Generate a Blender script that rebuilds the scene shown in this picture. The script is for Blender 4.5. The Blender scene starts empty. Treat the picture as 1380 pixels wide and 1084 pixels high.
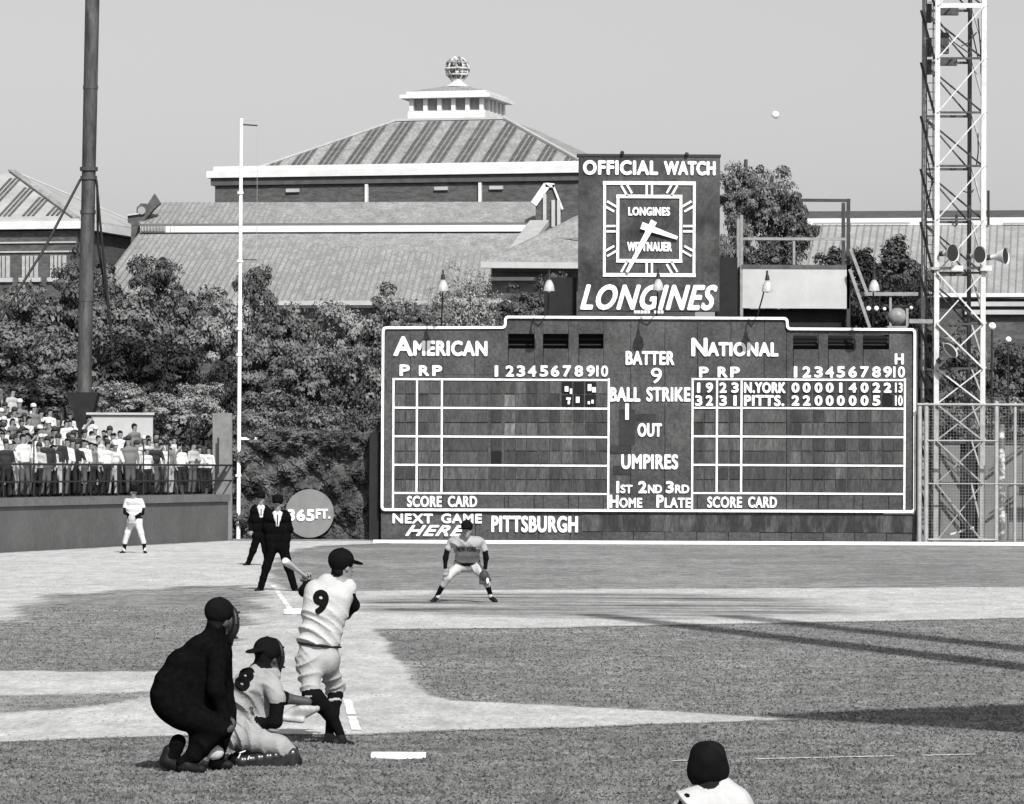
import bpy, bmesh, math, random
import numpy as np
from mathutils import Vector, Matrix
from mathutils.bvhtree import BVHTree
random.seed(7); RNG = np.random.default_rng(7)
S = bpy.context.scene; COL = S.collection
# ------------------------------------------------------------------ camera
F = 5400.0; H = 2.4; CX = 690.0; CY = 630.0; ROLL = 0.0049
cd = bpy.data.cameras.new('camera'); cam = bpy.data.objects.new('camera', cd); COL.objects.link(cam)
cam.location = (0, 0, H); cd.sensor_width = 36; cd.lens = 36*F/1380; cd.shift_y = (CY-542)/1380
cam.rotation_euler = (Matrix.Rotation(math.radians(90), 3, 'X') @ Matrix.Rotation(ROLL, 3, 'Z')).to_euler()
cd.clip_start = 0.5; cd.clip_end = 6000; S.camera = cam
# ------------------------------------------------------------------ world + sun
SUN_EL = 41.0; SUN_AZ = 16.5
w = bpy.data.worlds.new('World'); S.world = w; w.use_nodes = True
nt = w.node_tree; bg = nt.nodes['Background']
sky = nt.nodes.new('ShaderNodeTexSky'); sky.sky_type = 'NISHITA'; sky.sun_disc = False
sky.sun_elevation = math.radians(SUN_EL); sky.sun_rotation = math.radians(180-SUN_AZ)
sky.air_density = 1.0; sky.dust_density = 2.5; sky.ozone_density = 1.0
bw = nt.nodes.new('ShaderNodeRGBToBW')                      # black-and-white film sees no hue
nt.links.new(sky.outputs[0], bw.inputs[0]); nt.links.new(bw.outputs[0], bg.inputs[0]); bg.inputs[1].default_value = 0.12
sd = bpy.data.lights.new('sun', 'SUN'); sd.energy = 4.6; sd.angle = math.radians(0.5); sd.color = (1, 0.99, 0.975)
sun = bpy.data.objects.new('sun', sd); COL.objects.link(sun)
tosun = Vector((math.sin(math.radians(SUN_AZ))*math.cos(math.radians(SUN_EL)), -math.cos(math.radians(SUN_AZ))*math.cos(math.radians(SUN_EL)), math.sin(math.radians(SUN_EL))))
sun.rotation_euler = tosun.to_track_quat('Z', 'Y').to_euler()
S.view_settings.view_transform = 'Standard'; S.view_settings.look = 'None'
S.view_settings.gamma = 1.0; S.view_settings.exposure = 0.25; S.view_settings.use_curve_mapping = False
# ------------------------------------------------------------------ measuring helpers
def P(px, py, d):
    u = px-CX; v = CY-py
    return Vector(((u-v*ROLL)/F*d, d, H+(v+u*ROLL)/F*d))
def gd(px, py): return F*H/-((CY-py)+(px-CX)*ROLL)
def G(px, py, z=0.0):
    d = gd(px, py); p = P(px, py, d); return Vector((p.x, d, z))
# ------------------------------------------------------------------ materials
MATS = {}
def mat(name, v, var=0.0, scale=3.0, rough=0.8, bump=0.0, bscale=None, spec=0.3, stretch=(1, 1, 1), v2=None, lo=0.35, hi=0.65, fine=0.0, fscale=60, metal=0.0, detail=6):
    """grey procedural material; v base value, v2 the tone of the patches"""
    if name in MATS: return MATS[name]
    m = bpy.data.materials.new(name); m.use_nodes = True; n = m.node_tree; L = n.links
    b = n.nodes['Principled BSDF']; b.inputs['Roughness'].default_value = rough
    b.inputs['Specular IOR Level'].default_value = spec; b.inputs['Metallic'].default_value = metal
    m.diffuse_color = (v, v, v, 1)
    if v2 is None: v2 = v*(1+var)
    v1 = v*(1-var) if var else v
    tc = n.nodes.new('ShaderNodeTexCoord'); mp = n.nodes.new('ShaderNodeMapping'); mp.inputs['Scale'].default_value = stretch
    L.new(tc.outputs['Object'], mp.inputs[0])
    out = None
    if v1 != v2:
        t = n.nodes.new('ShaderNodeTexNoise'); t.inputs['Scale'].default_value = scale; t.inputs['Detail'].default_value = detail
        t.inputs['Roughness'].default_value = 0.65
        L.new(mp.outputs[0], t.inputs[0])
        r = n.nodes.new('ShaderNodeMapRange'); r.inputs[1].default_value = lo; r.inputs[2].default_value = hi
        r.inputs[3].default_value = v1; r.inputs[4].default_value = v2
        L.new(t.outputs[0], r.inputs[0]); out = r.outputs[0]
    if fine:
        t2 = n.nodes.new('ShaderNodeTexNoise'); t2.inputs['Scale'].default_value = fscale; t2.inputs['Detail'].default_value = 3
        L.new(mp.outputs[0], t2.inputs[0])
        r2 = n.nodes.new('ShaderNodeMapRange'); r2.inputs[1].default_value = 0.3; r2.inputs[2].default_value = 0.7
        r2.inputs[3].default_value = 1-fine; r2.inputs[4].default_value = 1+fine
        L.new(t2.outputs[0], r2.inputs[0])
        mm = n.nodes.new('ShaderNodeMath'); mm.operation = 'MULTIPLY'; L.new(r2.outputs[0], mm.inputs[0])
        if out: L.new(out, mm.inputs[1])
        else: mm.inputs[1].default_value = v
        out = mm.outputs[0]
    if out: L.new(out, b.inputs['Base Color'])
    else: b.inputs['Base Color'].default_value = (v, v, v, 1)
    if bump:
        t3 = n.nodes.new('ShaderNodeTexNoise'); t3.inputs['Scale'].default_value = bscale or scale*4; t3.inputs['Detail'].default_value = 4
        L.new(mp.outputs[0], t3.inputs[0])
        bp = n.nodes.new('ShaderNodeBump'); bp.inputs['Strength'].default_value = bump; bp.inputs['Distance'].default_value = 0.05
        L.new(t3.outputs[0], bp.inputs['Height']); L.new(bp.outputs[0], b.inputs['Normal'])
    MATS[name] = m; return m
def ground_mat(name, g_lo, g_hi, d_lo, d_hi):
    """grass / dirt: attribute 'edge' (0 grass .. 1 dirt) and 'damp' say which surface lies there"""
    m = bpy.data.materials.new(name); m.use_nodes = True; n = m.node_tree; L = n.links; b = n.nodes['Principled BSDF']
    b.inputs['Roughness'].default_value = 0.95; b.inputs['Specular IOR Level'].default_value = 0.1
    tc = n.nodes.new('ShaderNodeTexCoord')
    def noise(sc, det, lo, hi, a, c, st=(1, 1, 1)):
        mp = n.nodes.new('ShaderNodeMapping'); mp.inputs['Scale'].default_value = st; L.new(tc.outputs['Object'], mp.inputs[0])
        t = n.nodes.new('ShaderNodeTexNoise'); t.inputs['Scale'].default_value = sc; t.inputs['Detail'].default_value = det; t.inputs['Roughness'].default_value = 0.7
        L.new(mp.outputs[0], t.inputs[0])
        r = n.nodes.new('ShaderNodeMapRange'); r.inputs[1].default_value = lo; r.inputs[2].default_value = hi; r.inputs[3].default_value = a; r.inputs[4].default_value = c
        L.new(t.outputs[0], r.inputs[0]); return r.outputs[0]
    def math_(op, a, c):
        x = n.nodes.new('ShaderNodeMath'); x.operation = op
        for i, q in enumerate((a, c)):
            if isinstance(q, (int, float)): x.inputs[i].default_value = q
            else: L.new(q, x.inputs[i])
        return x.outputs[0]
    def mix(f, a, c):
        return math_('ADD', math_('MULTIPLY', a, math_('SUBTRACT', 1.0, f)), math_('MULTIPLY', c, f))
    grass = math_('MULTIPLY', math_('MULTIPLY', noise(1.3, 8, .36, .64, g_lo, g_hi), noise(14, 4, .3, .7, .74, 1.26, (1, .16, 1))), math_('MULTIPLY', noise(.16, 3, .35, .65, .82, 1.2), noise(4.5, 7, .36, .64, .76, 1.26, (1, .3, 1))))
    dirt = math_('MULTIPLY', math_('MULTIPLY', noise(2.6, 8, .34, .66, d_lo, d_hi, (1, .3, 1)), noise(.45, 8, .35, .65, .86, 1.1)), noise(16, 5, .34, .66, .8, 1.18, (1, .2, 1)))
    at = n.nodes.new('ShaderNodeAttribute'); at.attribute_name = 'edge'
    e = n.nodes.new('ShaderNodeMapRange'); e.inputs[1].default_value = .3; e.inputs[2].default_value = .7
    L.new(math_('ADD', at.outputs['Fac'], noise(5.0, 6, .2, .8, -.26, .26)), e.inputs[0])
    ad = n.nodes.new('ShaderNodeAttribute'); ad.attribute_name = 'damp'
    dm = math_('MULTIPLY', ad.outputs['Fac'], noise(.7, 6, .38, .62, .15, 1.0, (.25, 1.6, 1)))
    dirt = math_('MULTIPLY', dirt, math_('SUBTRACT', 1.0, math_('MULTIPLY', dm, .95)))
    L.new(mix(e.outputs[0], grass, dirt), b.inputs['Base Color'])
    MATS[name] = m; return m
# ------------------------------------------------------------------ object helpers
ORG = {}
def link(o, parent=None, org=None):
    COL.objects.link(o)
    if parent is not None: o.parent = parent; ORG[o.name] = ORG[parent.name]
    else: ORG[o.name] = Vector(org) if org is not None else Vector((0, 0, 0)); o.location = ORG[o.name]
    return o
def tag(o, label=None, cat=None, group=None, kind=None):
    if label: o['label'] = label
    if cat: o['category'] = cat
    if group: o['group'] = group
    if kind: o['kind'] = kind
    return o
def thing(name, label, cat, loc, group=None):
    o = bpy.data.objects.new(name, None); o.empty_display_size = 0.3
    link(o, None, loc); return tag(o, label, cat, group)
def mesh_np(name, V, Fc, mats, mi=None, smooth=False):
    me = bpy.data.meshes.new(name); V = np.asarray(V, np.float32); Fc = np.asarray(Fc, np.int32)
    me.vertices.add(len(V)); me.vertices.foreach_set('co', V.ravel())
    k = Fc.shape[1]; me.loops.add(Fc.size); me.loops.foreach_set('vertex_index', Fc.ravel())
    me.polygons.add(len(Fc)); me.polygons.foreach_set('loop_start', np.arange(0, Fc.size, k, dtype=np.int32))
    me.polygons.foreach_set('loop_total', np.full(len(Fc), k, np.int32))
    if mi is not None: me.polygons.foreach_set('material_index', np.asarray(mi, np.int32))
    if smooth: me.polygons.foreach_set('use_smooth', np.ones(len(Fc), bool))
    for m in mats: me.materials.append(m)
    me.update(calc_edges=True); me.validate(); return me
class MB:
    """collects boxes, bars, tubes and prisms in world coordinates for ONE mesh object"""
    def __init__(s): s.v = []; s.f = []; s.sm = []
    def add(s, vs, fs, sm=False):
        o = len(s.v); s.v += [Vector(q) for q in vs]; s.f += [tuple(i+o for i in f) for f in fs]; s.sm += [sm]*len(fs); return s
    def box(s, a, b):
        x0, y0, z0 = a; x1, y1, z1 = b
        return s.add([(x0,y0,z0),(x1,y0,z0),(x1,y1,z0),(x0,y1,z0),(x0,y0,z1),(x1,y0,z1),(x1,y1,z1),(x0,y1,z1)], [(0,3,2,1),(4,5,6,7),(0,1,5,4),(1,2,6,5),(2,3,7,6),(3,0,4,7)])
    def prism(s, pts, ext):
        """polygon pts swept along vector ext"""
        n = len(pts); e = Vector(ext); pts = [Vector(p) for p in pts]
        return s.add(pts+[p+e for p in pts], [tuple(range(n))[::-1], tuple(range(n, 2*n))]+[(i, (i+1) % n, n+(i+1) % n, n+i) for i in range(n)])
    def bar(s, a, b, w=0.05, h=None, up=(0, 0, 1)):
        a = Vector(a); b = Vector(b); t = (b-a).normalized(); u = Vector(up)
        if abs(t.dot(u)) > .98: u = Vector((0, 1, 0))
        r = t.cross(u).normalized(); u = r.cross(t); h = h or w
        q = [r*(w/2*i)+u*(h/2*j) for i, j in ((-1,-1),(1,-1),(1,1),(-1,1))]
        return s.add([a+c for c in q]+[b+c for c in q], [(3,2,1,0),(4,5,6,7),(0,1,5,4),(1,2,6,5),(2,3,7,6),(3,0,4,7)])
    def tube(s, pts, r, n=10, cap=True):
        """revolved / swept tube through pts; r one radius or one per point"""
        pts = [Vector(p) for p in pts]; k = len(pts); rr = r if hasattr(r, '__len__') else [r]*k; vs = []
        t0 = (pts[-1]-pts[0]).normalized(); u = Vector((0, 0, 1)) if abs(t0.z) < .9 else Vector((1, 0, 0))
        for i, p in enumerate(pts):
            t = (pts[min(i+1, k-1)]-pts[max(i-1, 0)]); t = t.normalized() if t.length > 1e-9 else t0
            a = t.cross(u).normalized(); b = a.cross(t)
            vs += [p+(a*math.cos(2*math.pi*j/n)+b*math.sin(2*math.pi*j/n))*rr[i] for j in range(n)]
        fs = [(i*n+j, i*n+(j+1) % n, (i+1)*n+(j+1) % n, (i+1)*n+j) for i in range(k-1) for j in range(n)]
        s.add(vs, fs, True)
        if cap: s.add(vs[:n], [tuple(range(n))]); s.add(vs[-n:], [tuple(range(n))])
        return s
    def ball(s, c, r, n=12, sq=(1, 1, 1)):
        c = Vector(c); vs = []; m = n//2
        for i in range(m+1):
            th = math.pi*i/m
            for j in range(n):
                ph = 2*math.pi*j/n; vs.append(c+Vector((r*sq[0]*math.sin(th)*math.cos(ph), r*sq[1]*math.sin(th)*math.sin(ph), r*sq[2]*math.cos(th))))
        return s.add(vs, [(i*n+j, (i+1)*n+j, (i+1)*n+(j+1) % n, i*n+(j+1) % n) for i in range(m) for j in range(n)], True)
    def build(s, name, m, parent=None, org=None):
        org = Vector(org) if org is not None else (ORG[parent.name] if parent is not None else Vector((0, 0, 0)))
        me = bpy.data.meshes.new(name); me.from_pydata([tuple(v-org) for v in s.v], [], s.f)
        for x in (m if isinstance(m, (list, tuple)) else [m]): me.materials.append(x)
        me.polygons.foreach_set('use_smooth', s.sm)
        bm = bmesh.new(); bm.from_mesh(me); bmesh.ops.recalc_face_normals(bm, faces=bm.faces); bm.to_mesh(me); bm.free()
        o = bpy.data.objects.new(name, me); return link(o, parent, org)
def inpoly(x, y, poly):
    x = np.asarray(x); y = np.asarray(y); c = np.zeros(x.shape, bool); n = len(poly)
    for i in range(n):
        x0, y0 = poly[i]; x1, y1 = poly[(i+1) % n]
        if y0 == y1: continue
        c ^= ((y0 > y) != (y1 > y)) & (x < (x1-x0)*(y-y0)/(y1-y0)+x0)
    return c
def sdpoly(x, y, poly):
    d = np.full(x.shape, 1e9); n = len(poly)
    for i in range(n):
        x0, y0 = poly[i]; x1, y1 = poly[(i+1) % n]; ex, ey = x1-x0, y1-y0; L2 = ex*ex+ey*ey+1e-12
        t = np.clip(((x-x0)*ex+(y-y0)*ey)/L2, 0, 1); d = np.minimum(d, np.hypot(x-x0-t*ex, y-y0-t*ey))
    return np.where(inpoly(x, y, poly), -d, d)
# ================================================================== GROUND
def gp(pts): return [(G(a, b).x, G(a, b).y) for a, b in pts]
DIRT = gp([(-260,757),(0,746),(310,729.5),(505,729.5),(505,733),(430,736),(398,741),(376,751),(364,768),(366,785),(390,797),(480,797),(600,796),(920,794),(1380,792),(1800,791),
           (1800,830),(1380,833),(1200,837),(920,842),(700,847),(505,848),(520,868),(545,903),(575,936),(600,945),(700,949),(900,960),(1062,970),(900,976),(750,981),(600,985),(480,990),(250,991),(0,1000),(-400,1012)])
GRASS_A = gp([(-150,905),(-60,868),(0,840),(58,803),(150,797),(250,791),(338,788),(352,797),(345,825),(310,865),(255,906)])
GRASS_B = gp([(-200,940),(0,938),(120,935),(210,931),(240,936),(190,947),(90,957),(0,964),(-200,966)])
DAMP = gp([(440,808),(620,799),(900,799),(1080,806),(1190,826),(1000,834),(900,836),(640,832),(470,824)])
WORN = gp([(300,800),(420,798),(470,860),(470,905),(300,908),(250,870)])
def dirt_amount(x, y):
    """1 well inside the dirt, 0 on the grass"""
    wob = 0.05*np.sin(x*3.1+y*1.1)+0.03*np.sin(y*3.3-x*7.7+1)+0.025*np.sin(x*13+y*9)
    sc = np.clip(y/60, .5, 2.2)
    d = sdpoly(x, y, DIRT)+wob*sc
    a = sdpoly(x, y, GRASS_A)+wob*sc*3; b = sdpoly(x, y, GRASS_B)+wob*sc*2
    soft = .15*sc
    e = np.clip(.5-d/soft/2, 0, 1)*np.clip(.5+a/(soft*2.2)/2, 0, 1)
    e = e*(1-.75*np.clip(.5-b/(soft*2)/2, 0, 1))
    wn = np.clip(-sdpoly(x, y, WORN)/3+.2, 0, 1)
    return e, wn
MG = ground_mat('turf and dirt', .135, .25, .34, .52)
def add_attr(me, name, arr):
    at = me.attributes.new(name, 'FLOAT', 'POINT'); at.data.foreach_set('value', np.asarray(arr, np.float32))
def strip_grid(ys, half, nx, z, keep=None):
    X = []; Y = []
    u = np.linspace(-1, 1, nx)
    X = (np.array([half(y) for y in ys])[:, None]*u[None, :]); Y = np.repeat(np.array(ys)[:, None], nx, 1)
    ny = len(ys); idx = np.arange(ny*nx).reshape(ny, nx)
    Fq = np.stack([idx[:-1, :-1], idx[:-1, 1:], idx[1:, 1:], idx[1:, :-1]], -1).reshape(-1, 4)
    return X.ravel(), Y.ravel(), Fq
def dsteps(a, b, k=.8, lo=.12):
    o = [a]
    while o[-1] < b: o.append(o[-1]+max(lo, o[-1]**2/12960*k))
    return o
# base ground out to the horizon
g = MB(); g.add([(-3000,-200,0),(3000,-200,0),(3000,4500,0),(-3000,4500,0)], [(0,1,2,3)])
o = g.build('outfield_grass', MG); tag(o, kind='structure')
x, y, Fq = strip_grid(dsteps(26, 134, 1.0), lambda q: q*.15+2.5, 420, 0)
e, wn = dirt_amount(x, y)
kf = (e[Fq].max(1) > .02)
dmp = np.clip(-sdpoly(x, y, DAMP)/1.2+.3, 0, 1)*.85+wn*.28
me = mesh_np('infield_dirt', np.stack([x, y, np.full_like(x, .006)], 1), Fq[kf], [MG]); add_attr(me, 'edge', e); add_attr(me, 'damp', dmp)
o = bpy.data.objects.new('infield_dirt', me); link(o); tag(o, kind='structure')
# grass tufts standing in the near turf
def tufts(n, d0, d1, hmin, hmax, name):
    t = RNG.random(n); d = 1/((1-t)/d0+t/d1); X = (RNG.random(n)*2-1)*(d*.135+.6)
    e, wn = dirt_amount(X, d); k = (e < .5*RNG.random(n)+.12); X = X[k]; d = d[k]; n = len(X)
    V = np.zeros((n, 3, 3)); az = RNG.random(n)*2*np.pi; hh = hmin+(hmax-hmin)*RNG.random(n)**2; wd = .010+.016*RNG.random(n)
    ln = (RNG.random(n)-.5)*1.6*hh; la = RNG.random(n)*6.28
    V[:, 0] = np.stack([X-np.cos(az)*wd, d-np.sin(az)*wd, np.zeros(n)], 1); V[:, 1] = np.stack([X+np.cos(az)*wd, d+np.sin(az)*wd, np.zeros(n)], 1)
    V[:, 2] = np.stack([X+np.cos(la)*ln, d+np.sin(la)*ln, hh], 1)
    me = mesh_np(name, V.reshape(-1, 3), np.arange(n*3).reshape(-1, 3), [mat('grass blades', .125, .3, 2.2, .7, spec=.2, lo=.4, hi=.6)])
    o = bpy.data.objects.new(name, me); link(o); tag(o, 'short mown grass blades growing round home plate and across the infield', 'grass', kind='stuff')
tufts(200000, 26, 68, .006, .024, 'mown_grass')
def clods(n):
    t = RNG.random(n); d = 1/((1-t)/30+t/95); X = (RNG.random(n)*2-1)*(d*.135+.5); e, wn = dirt_amount(X, d); k = (e > .6) & (sdpoly(X, d, DAMP) > .3); X = X[k]; d = d[k]; n = len(X)
    sz = (.005+.018*RNG.random(n)**5)*np.clip(d/50, 1, 1.6); a = RNG.random(n)*6.28; V = np.zeros((n, 4, 3))
    for i in range(3): V[:, i] = np.stack([X+np.cos(a+2.1*i)*sz, d+np.sin(a+2.1*i)*sz, np.full(n, .004)], 1)
    V[:, 3] = np.stack([X, d, .004+sz*.8], 1); b = np.arange(n)[:, None]*4
    Fc = np.concatenate([b+np.array([[0, 1, 3]]), b+np.array([[1, 2, 3]]), b+np.array([[2, 0, 3]])]); me = mesh_np('dirt_clods', V.reshape(-1, 3), Fc, [mat('clod earth', .22, v2=.44, scale=3)])
    o = bpy.data.objects.new('dirt_clods', me); link(o); tag(o, 'small loose clods and pebbles scattered over the pale infield dirt', 'dirt clods', kind='stuff')
clods(70000)
# chalk
MW = mat('white paint', .80, .06, 4, .6); MCH = mat('chalk', .66, .18, 5, .95)
def chalk(name, a, b, wd, breaks, label):
    a = Vector(a); b = Vector(b); t = (b-a); L = t.length; t.normalize(); r = Vector((t.y, -t.x, 0)); s = 0; vs = []; fs = []; prev = False
    st = .25; N = int(L/st)
    for i in range(N+1):
        p = a+t*(i*st); k = len(vs); jl = wd/2*(1+.14*random.uniform(-1, 1)); jr = wd/2*(1+.14*random.uniform(-1, 1))
        vs += [p-r*jl, p+r*jr]; on = random.random() > breaks
        if i and on: fs.append((k-2, k-1, k+1, k))
    m = MB().add([(v.x, v.y, .012) for v in vs], fs); o = m.build(name, MCH); return tag(o, label, 'chalk line')
HP = G(537, 1021); B3 = G(397, 829); FP = G(321, 726)
tl = (FP-HP).normalized()
chalk('foul_line', HP+tl*31.5, HP+tl*47.5, .09, .06, 'white chalk foul line running past third base between the standing umpires')
chalk('foul_line', G(481, 988), G(468, 944), .085, .12, 'short white chalk line beside the batter by his feet')
f1 = Vector((-tl.y*-1, -tl.x, 0))
chalk('foul_line', G(905, 1027), G(1370, 1017), .05, .35, 'faint worn chalk line on the grass right of home plate')
# home plate
m = MB(); c = G(537, 1021, 0); m.prism([c+Vector(q) for q in ((-.225,-.12,.004),(.0,-.26,.004),(.225,-.12,.004),(.225,.2,.004),(-.225,.2,.004))], (0, 0, .028))
o = m.build('home_plate', mat('plate rubber', .8, .05, 6), None, c); tag(o, 'white five-sided home plate lying in the grass', 'home plate')
m = MB(); c = B3; m.box((c.x-.17, c.y-.17, .012), (c.x+.17, c.y+.17, .10)); o = m.build('third_base', mat('canvas bag', .75, .1, 5), None, c)
bv = o.modifiers.new('b', 'BEVEL'); bv.width = .03; bv.segments = 2; tag(o, 'white canvas third base bag on the foul line behind the batter', 'base')
m = MB(); a = G(503, 732); b = G(1420, 735.5); m.bar((a.x, a.y, .05), (b.x, b.y, .05), .16, .1); m.build('kerb', MW).update_tag(); tag(bpy.data.objects['kerb'], kind='structure')

# ================================================================== LETTERING
TC = {}
def glyphs(body, shear=0.0, weight_hint=0):
    k = (body, shear)
    if k in TC: return TC[k]
    c = bpy.data.curves.new('lettering', 'FONT'); c.body = body; c.shear = shear; c.extrude = .5; c.resolution_u = 4; c.space_character = 1.1 if len(body) > 2 else 1.0
    o = bpy.data.objects.new('lettering', c); me = bpy.data.meshes.new_from_object(o)
    V = np.array([v.co[:] for v in me.vertices]); Fs = [tuple(p.vertices) for p in me.polygons]
    bpy.data.objects.remove(o); bpy.data.curves.remove(c); bpy.data.meshes.remove(me)
    TC[k] = (V, Fs); return TC[k]
def lettering(parent, body, box, d, m, wt=.03, shear=0.0, thick=.03, name='lettering', proud=0.0):
    """raised letters filling the rectangle box (picture px at distance d), facing the field; wt = stroke thickening in m"""
    V, Fs = glyphs(body, shear); a = P(box[0], box[3], d); b = P(box[2], box[1], d)
    wt *= .62; x0, x1, z0, z1 = a.x+wt, b.x-wt, a.z+wt, b.z-wt
    mn = V.min(0); mx = V.max(0); X = (V[:, 0]-mn[0])/(mx[0]-mn[0])*(x1-x0)+x0; Z = (V[:, 1]-mn[1])/(mx[1]-mn[1])*(z1-z0)+z0
    mb = MB(); N = 8 if wt > 0 else 1
    for k in range(N):
        dx = math.cos(k*2*math.pi/N)*wt if wt else 0; dz = math.sin(k*2*math.pi/N)*wt if wt else 0
        Y = d-proud-(V[:, 2]+.5)*(thick+k*.002)
        mb.add([(X[i]+dx, Y[i], Z[i]+dz) for i in range(len(V))], Fs)
    return mb.build(name, m, parent)

# ================================================================== SCOREBOARD
DB = 131.0
MBD = mat('scoreboard paint', .027, rough=.7, v2=.082, scale=.7, lo=.34, hi=.72, fine=.35, fscale=11, detail=10)
MLT = mat('white lettering', .50, v2=.78, scale=3.5, lo=.3, hi=.5, rough=.8, fine=.08, fscale=14)
MBK = mat('black opening', .008, rough=.9)
PL = [mat('plate tone %d' % i, v, .35, 2.5, .7, fine=.4, fscale=13, stretch=(1.6, 1, .35)) for i, v in enumerate((.026, .036, .046, .056, .068, .125))]
board = thing('scoreboard', 'large dark manual scoreboard with white lettering and inning grids standing at the outfield edge', 'scoreboard', G(875, 729))
def bx(mb, x0, y0, x1, y1, d, th, dd=0):
    """axis-aligned box whose front face (at distance d) covers the px rectangle"""
    a = P(x0, y1, d); b = P(x1, y0, d); return mb.box((a.x, d+dd, a.z), (b.x, d+dd+th, b.z))
holes = [(685,450,720,470),(732,450,766,470),(780,450,813,470),(1069,452,1103,471),(1116,452,1151,471),(1163,452,1198,471)]
xs = [513,590,680,685,720,732,766,780,813,875,935,1000,1069,1103,1116,1151,1163,1198,1237]
segs = [(513,680,440),(680,1060,427),(1060,1237,443)]
# front panels: columns between seams, with window openings left clear
cols = [(513,553),(553,597),(597,640),(640,680),(680,685),(685,720),(720,732),(732,766),(766,780),(780,813),(813,850),(850,896),(896,940),(940,985),(985,1030),(1030,1060),(1060,1069),(1069,1103),(1103,1116),(1116,1151),(1151,1163),(1163,1198),(1198,1237)]
for (x0, x1) in cols:
    top = [s[2] for s in segs if s[0] <= x0 and x1 <= s[1]][0]
    hb = [h for h in holes if h[0] == x0]
    rows = [(top, 450+(x0 > 900)), (470+(x0 > 900), 589), (589, 690)] if hb else [(top, 505), (505, 589), (589, 690)]
    for (y0, y1) in rows:
        m = MB(); bx(m, x0+.15, y0+.15, x1-.15, y1-.15, DB+random.uniform(0, .012), .18); m.build('front_panel', MBD, board)
for i in range(17):
    x0 = 513+i*42.6; m = MB(); bx(m, x0+.3, 691, x0+42.3, 728.5+(i*42.6)*.0049, DB+random.uniform(0, .03), .2); m.build('lower_panel', MBD, board)
m = MB(); bx(m, 514, 441, 679, 727, DB, 1.1, .19+.5); bx(m, 681, 428, 1059, 727, DB, 1.1, .19+.5); bx(m, 1061, 444, 1236, 729, DB, 1.1, .19+.5)
m.build('back_wall', mat('old timber dark', .03, .3, 3), board)
m = MB(); bx(m, 497, 583, 511.5, 728, DB, 1.5, .3); m.build('shaded_side', mat('black boards and shade', .012, .3, 3), board)  # near-black tone paints the shade on the board's left side
for h in holes:
    m = MB(); bx(m, h[0], h[1], h[2], h[3], DB, .02, .66); pn = m.build('window', MBK, board)
    m = MB()
    for yy in (456.5, 463.5): bx(m, h[0], yy, h[2], yy+1.6, DB, .04, .3)
    m.build('slat', mat('shaded slat', .016), pn)  # slats toned near black to paint the shade inside the openings
m = MB(); bx(m, 784, 695.5, 1236, 716, DB, .012, -.012); m.build('painted_strip', mat('patchy dark strip', .022, v2=.07, scale=1.1, fine=.4, fscale=8, lo=.45, hi=.62, stretch=(2, 1, .5)), board)
for (x0, y0, x1, y1) in ((834,552,856,600),(856.3,558,884,568),(826,628,850,640),(822,600.5,850,612)): m = MB(); bx(m, x0, y0, x1, y1, DB, .008, -.006); m.build('patched_board', mat('patched dark board', .024, .3, 3), board)
# white raised border following the stepped top, with rounded corners
def border(pts, wd, closed, name, rad=None):
    m = MB(); n = len(pts)
    Q = [P(a, b, DB) for a, b in pts]
    for i in range(n if closed else n-1):
        a = Q[i]; b = Q[(i+1) % n]; t = (b-a).normalized()*wd*.3
        m.bar(a+Vector((0, -.03-.002*i, 0))-t, b+Vector((0, -.03-.002*i, 0))+t, .06, wd, up=(0, 0, 1)) if abs(t.z) < abs(t.x) else m.bar(a+Vector((0, -.03-.002*i, 0))-t, b+Vector((0, -.03-.002*i, 0))+t, wd, .06, up=(0, 1, 0))
    return m.build(name, MLT, board)
def rnd(pts, r=6):
    out = []
    for i, p in enumerate(pts):
        a = Vector(pts[i-1]); b = Vector(p); c = Vector(pts[(i+1) % len(pts)])
        u = (a-b).normalized(); v = (c-b).normalized(); q0 = b+u*r; q1 = b+v*r
        for t in (0, .25, .5, .75, 1): out.append(tuple(q0*(1-t)**2+b*2*t*(1-t)+q1*t*t))
    return out
border(rnd([(516.5,442),(681,441.5),(681,427.5),(1060.5,429.5),(1061,443.5),(1232.5,444.5),(1232,689.5),(515,687)], 5), .085, True, 'border_frame')
def line(x0, y0, x1, y1, wd=.064): 
    m = MB(); a = P(x0, y0, DB); b = P(x1, y1, DB)
    if abs(x1-x0) > abs(y1-y0): m.box((min(a.x, b.x)-wd*.4, DB-.028, (a.z+b.z)/2-wd/2), (max(a.x, b.x)+wd*.4, DB-.004, (a.z+b.z)/2+wd/2))
    else: m.box(((a.x+b.x)/2-wd/2, DB-.033, min(a.z, b.z)), ((a.x+b.x)/2+wd/2, DB-.005, max(a.z, b.z)))
    m.build('grid_line', MLT, board)
for x0, x1, c1, c2 in ((530,820,561.7,595.3),(933,1219,966,999)):
    for yy in (511.8, 550.3, 588.8, 627.3, 665.3): line(x0, yy, x1, yy)
    line(x0, 510, x0, 687); line(x1, 510, x1, 687)
    line(c1, 513, c1, 664); line(c2, 513, c2, 664)
DC_A = [669,687,702,717,733,748,764,780,796,811]; DC_N = [1072,1087,1103,1118,1133,1149,1165,1181,1196,1211]
rowy = []
for b in (512.5, 551, 589.5, 628): rowy += [(b+2.4, b+18.0), (b+19.6, b+35.6)]
N1 = {0:'0',1:'0',2:'0',3:'0',4:'1',5:'4',6:'0',7:'2',8:'2'}; N2 = {0:'2',1:'2',2:'0',3:'0',4:'0',5:'0',6:'0',7:'5'}
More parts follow.
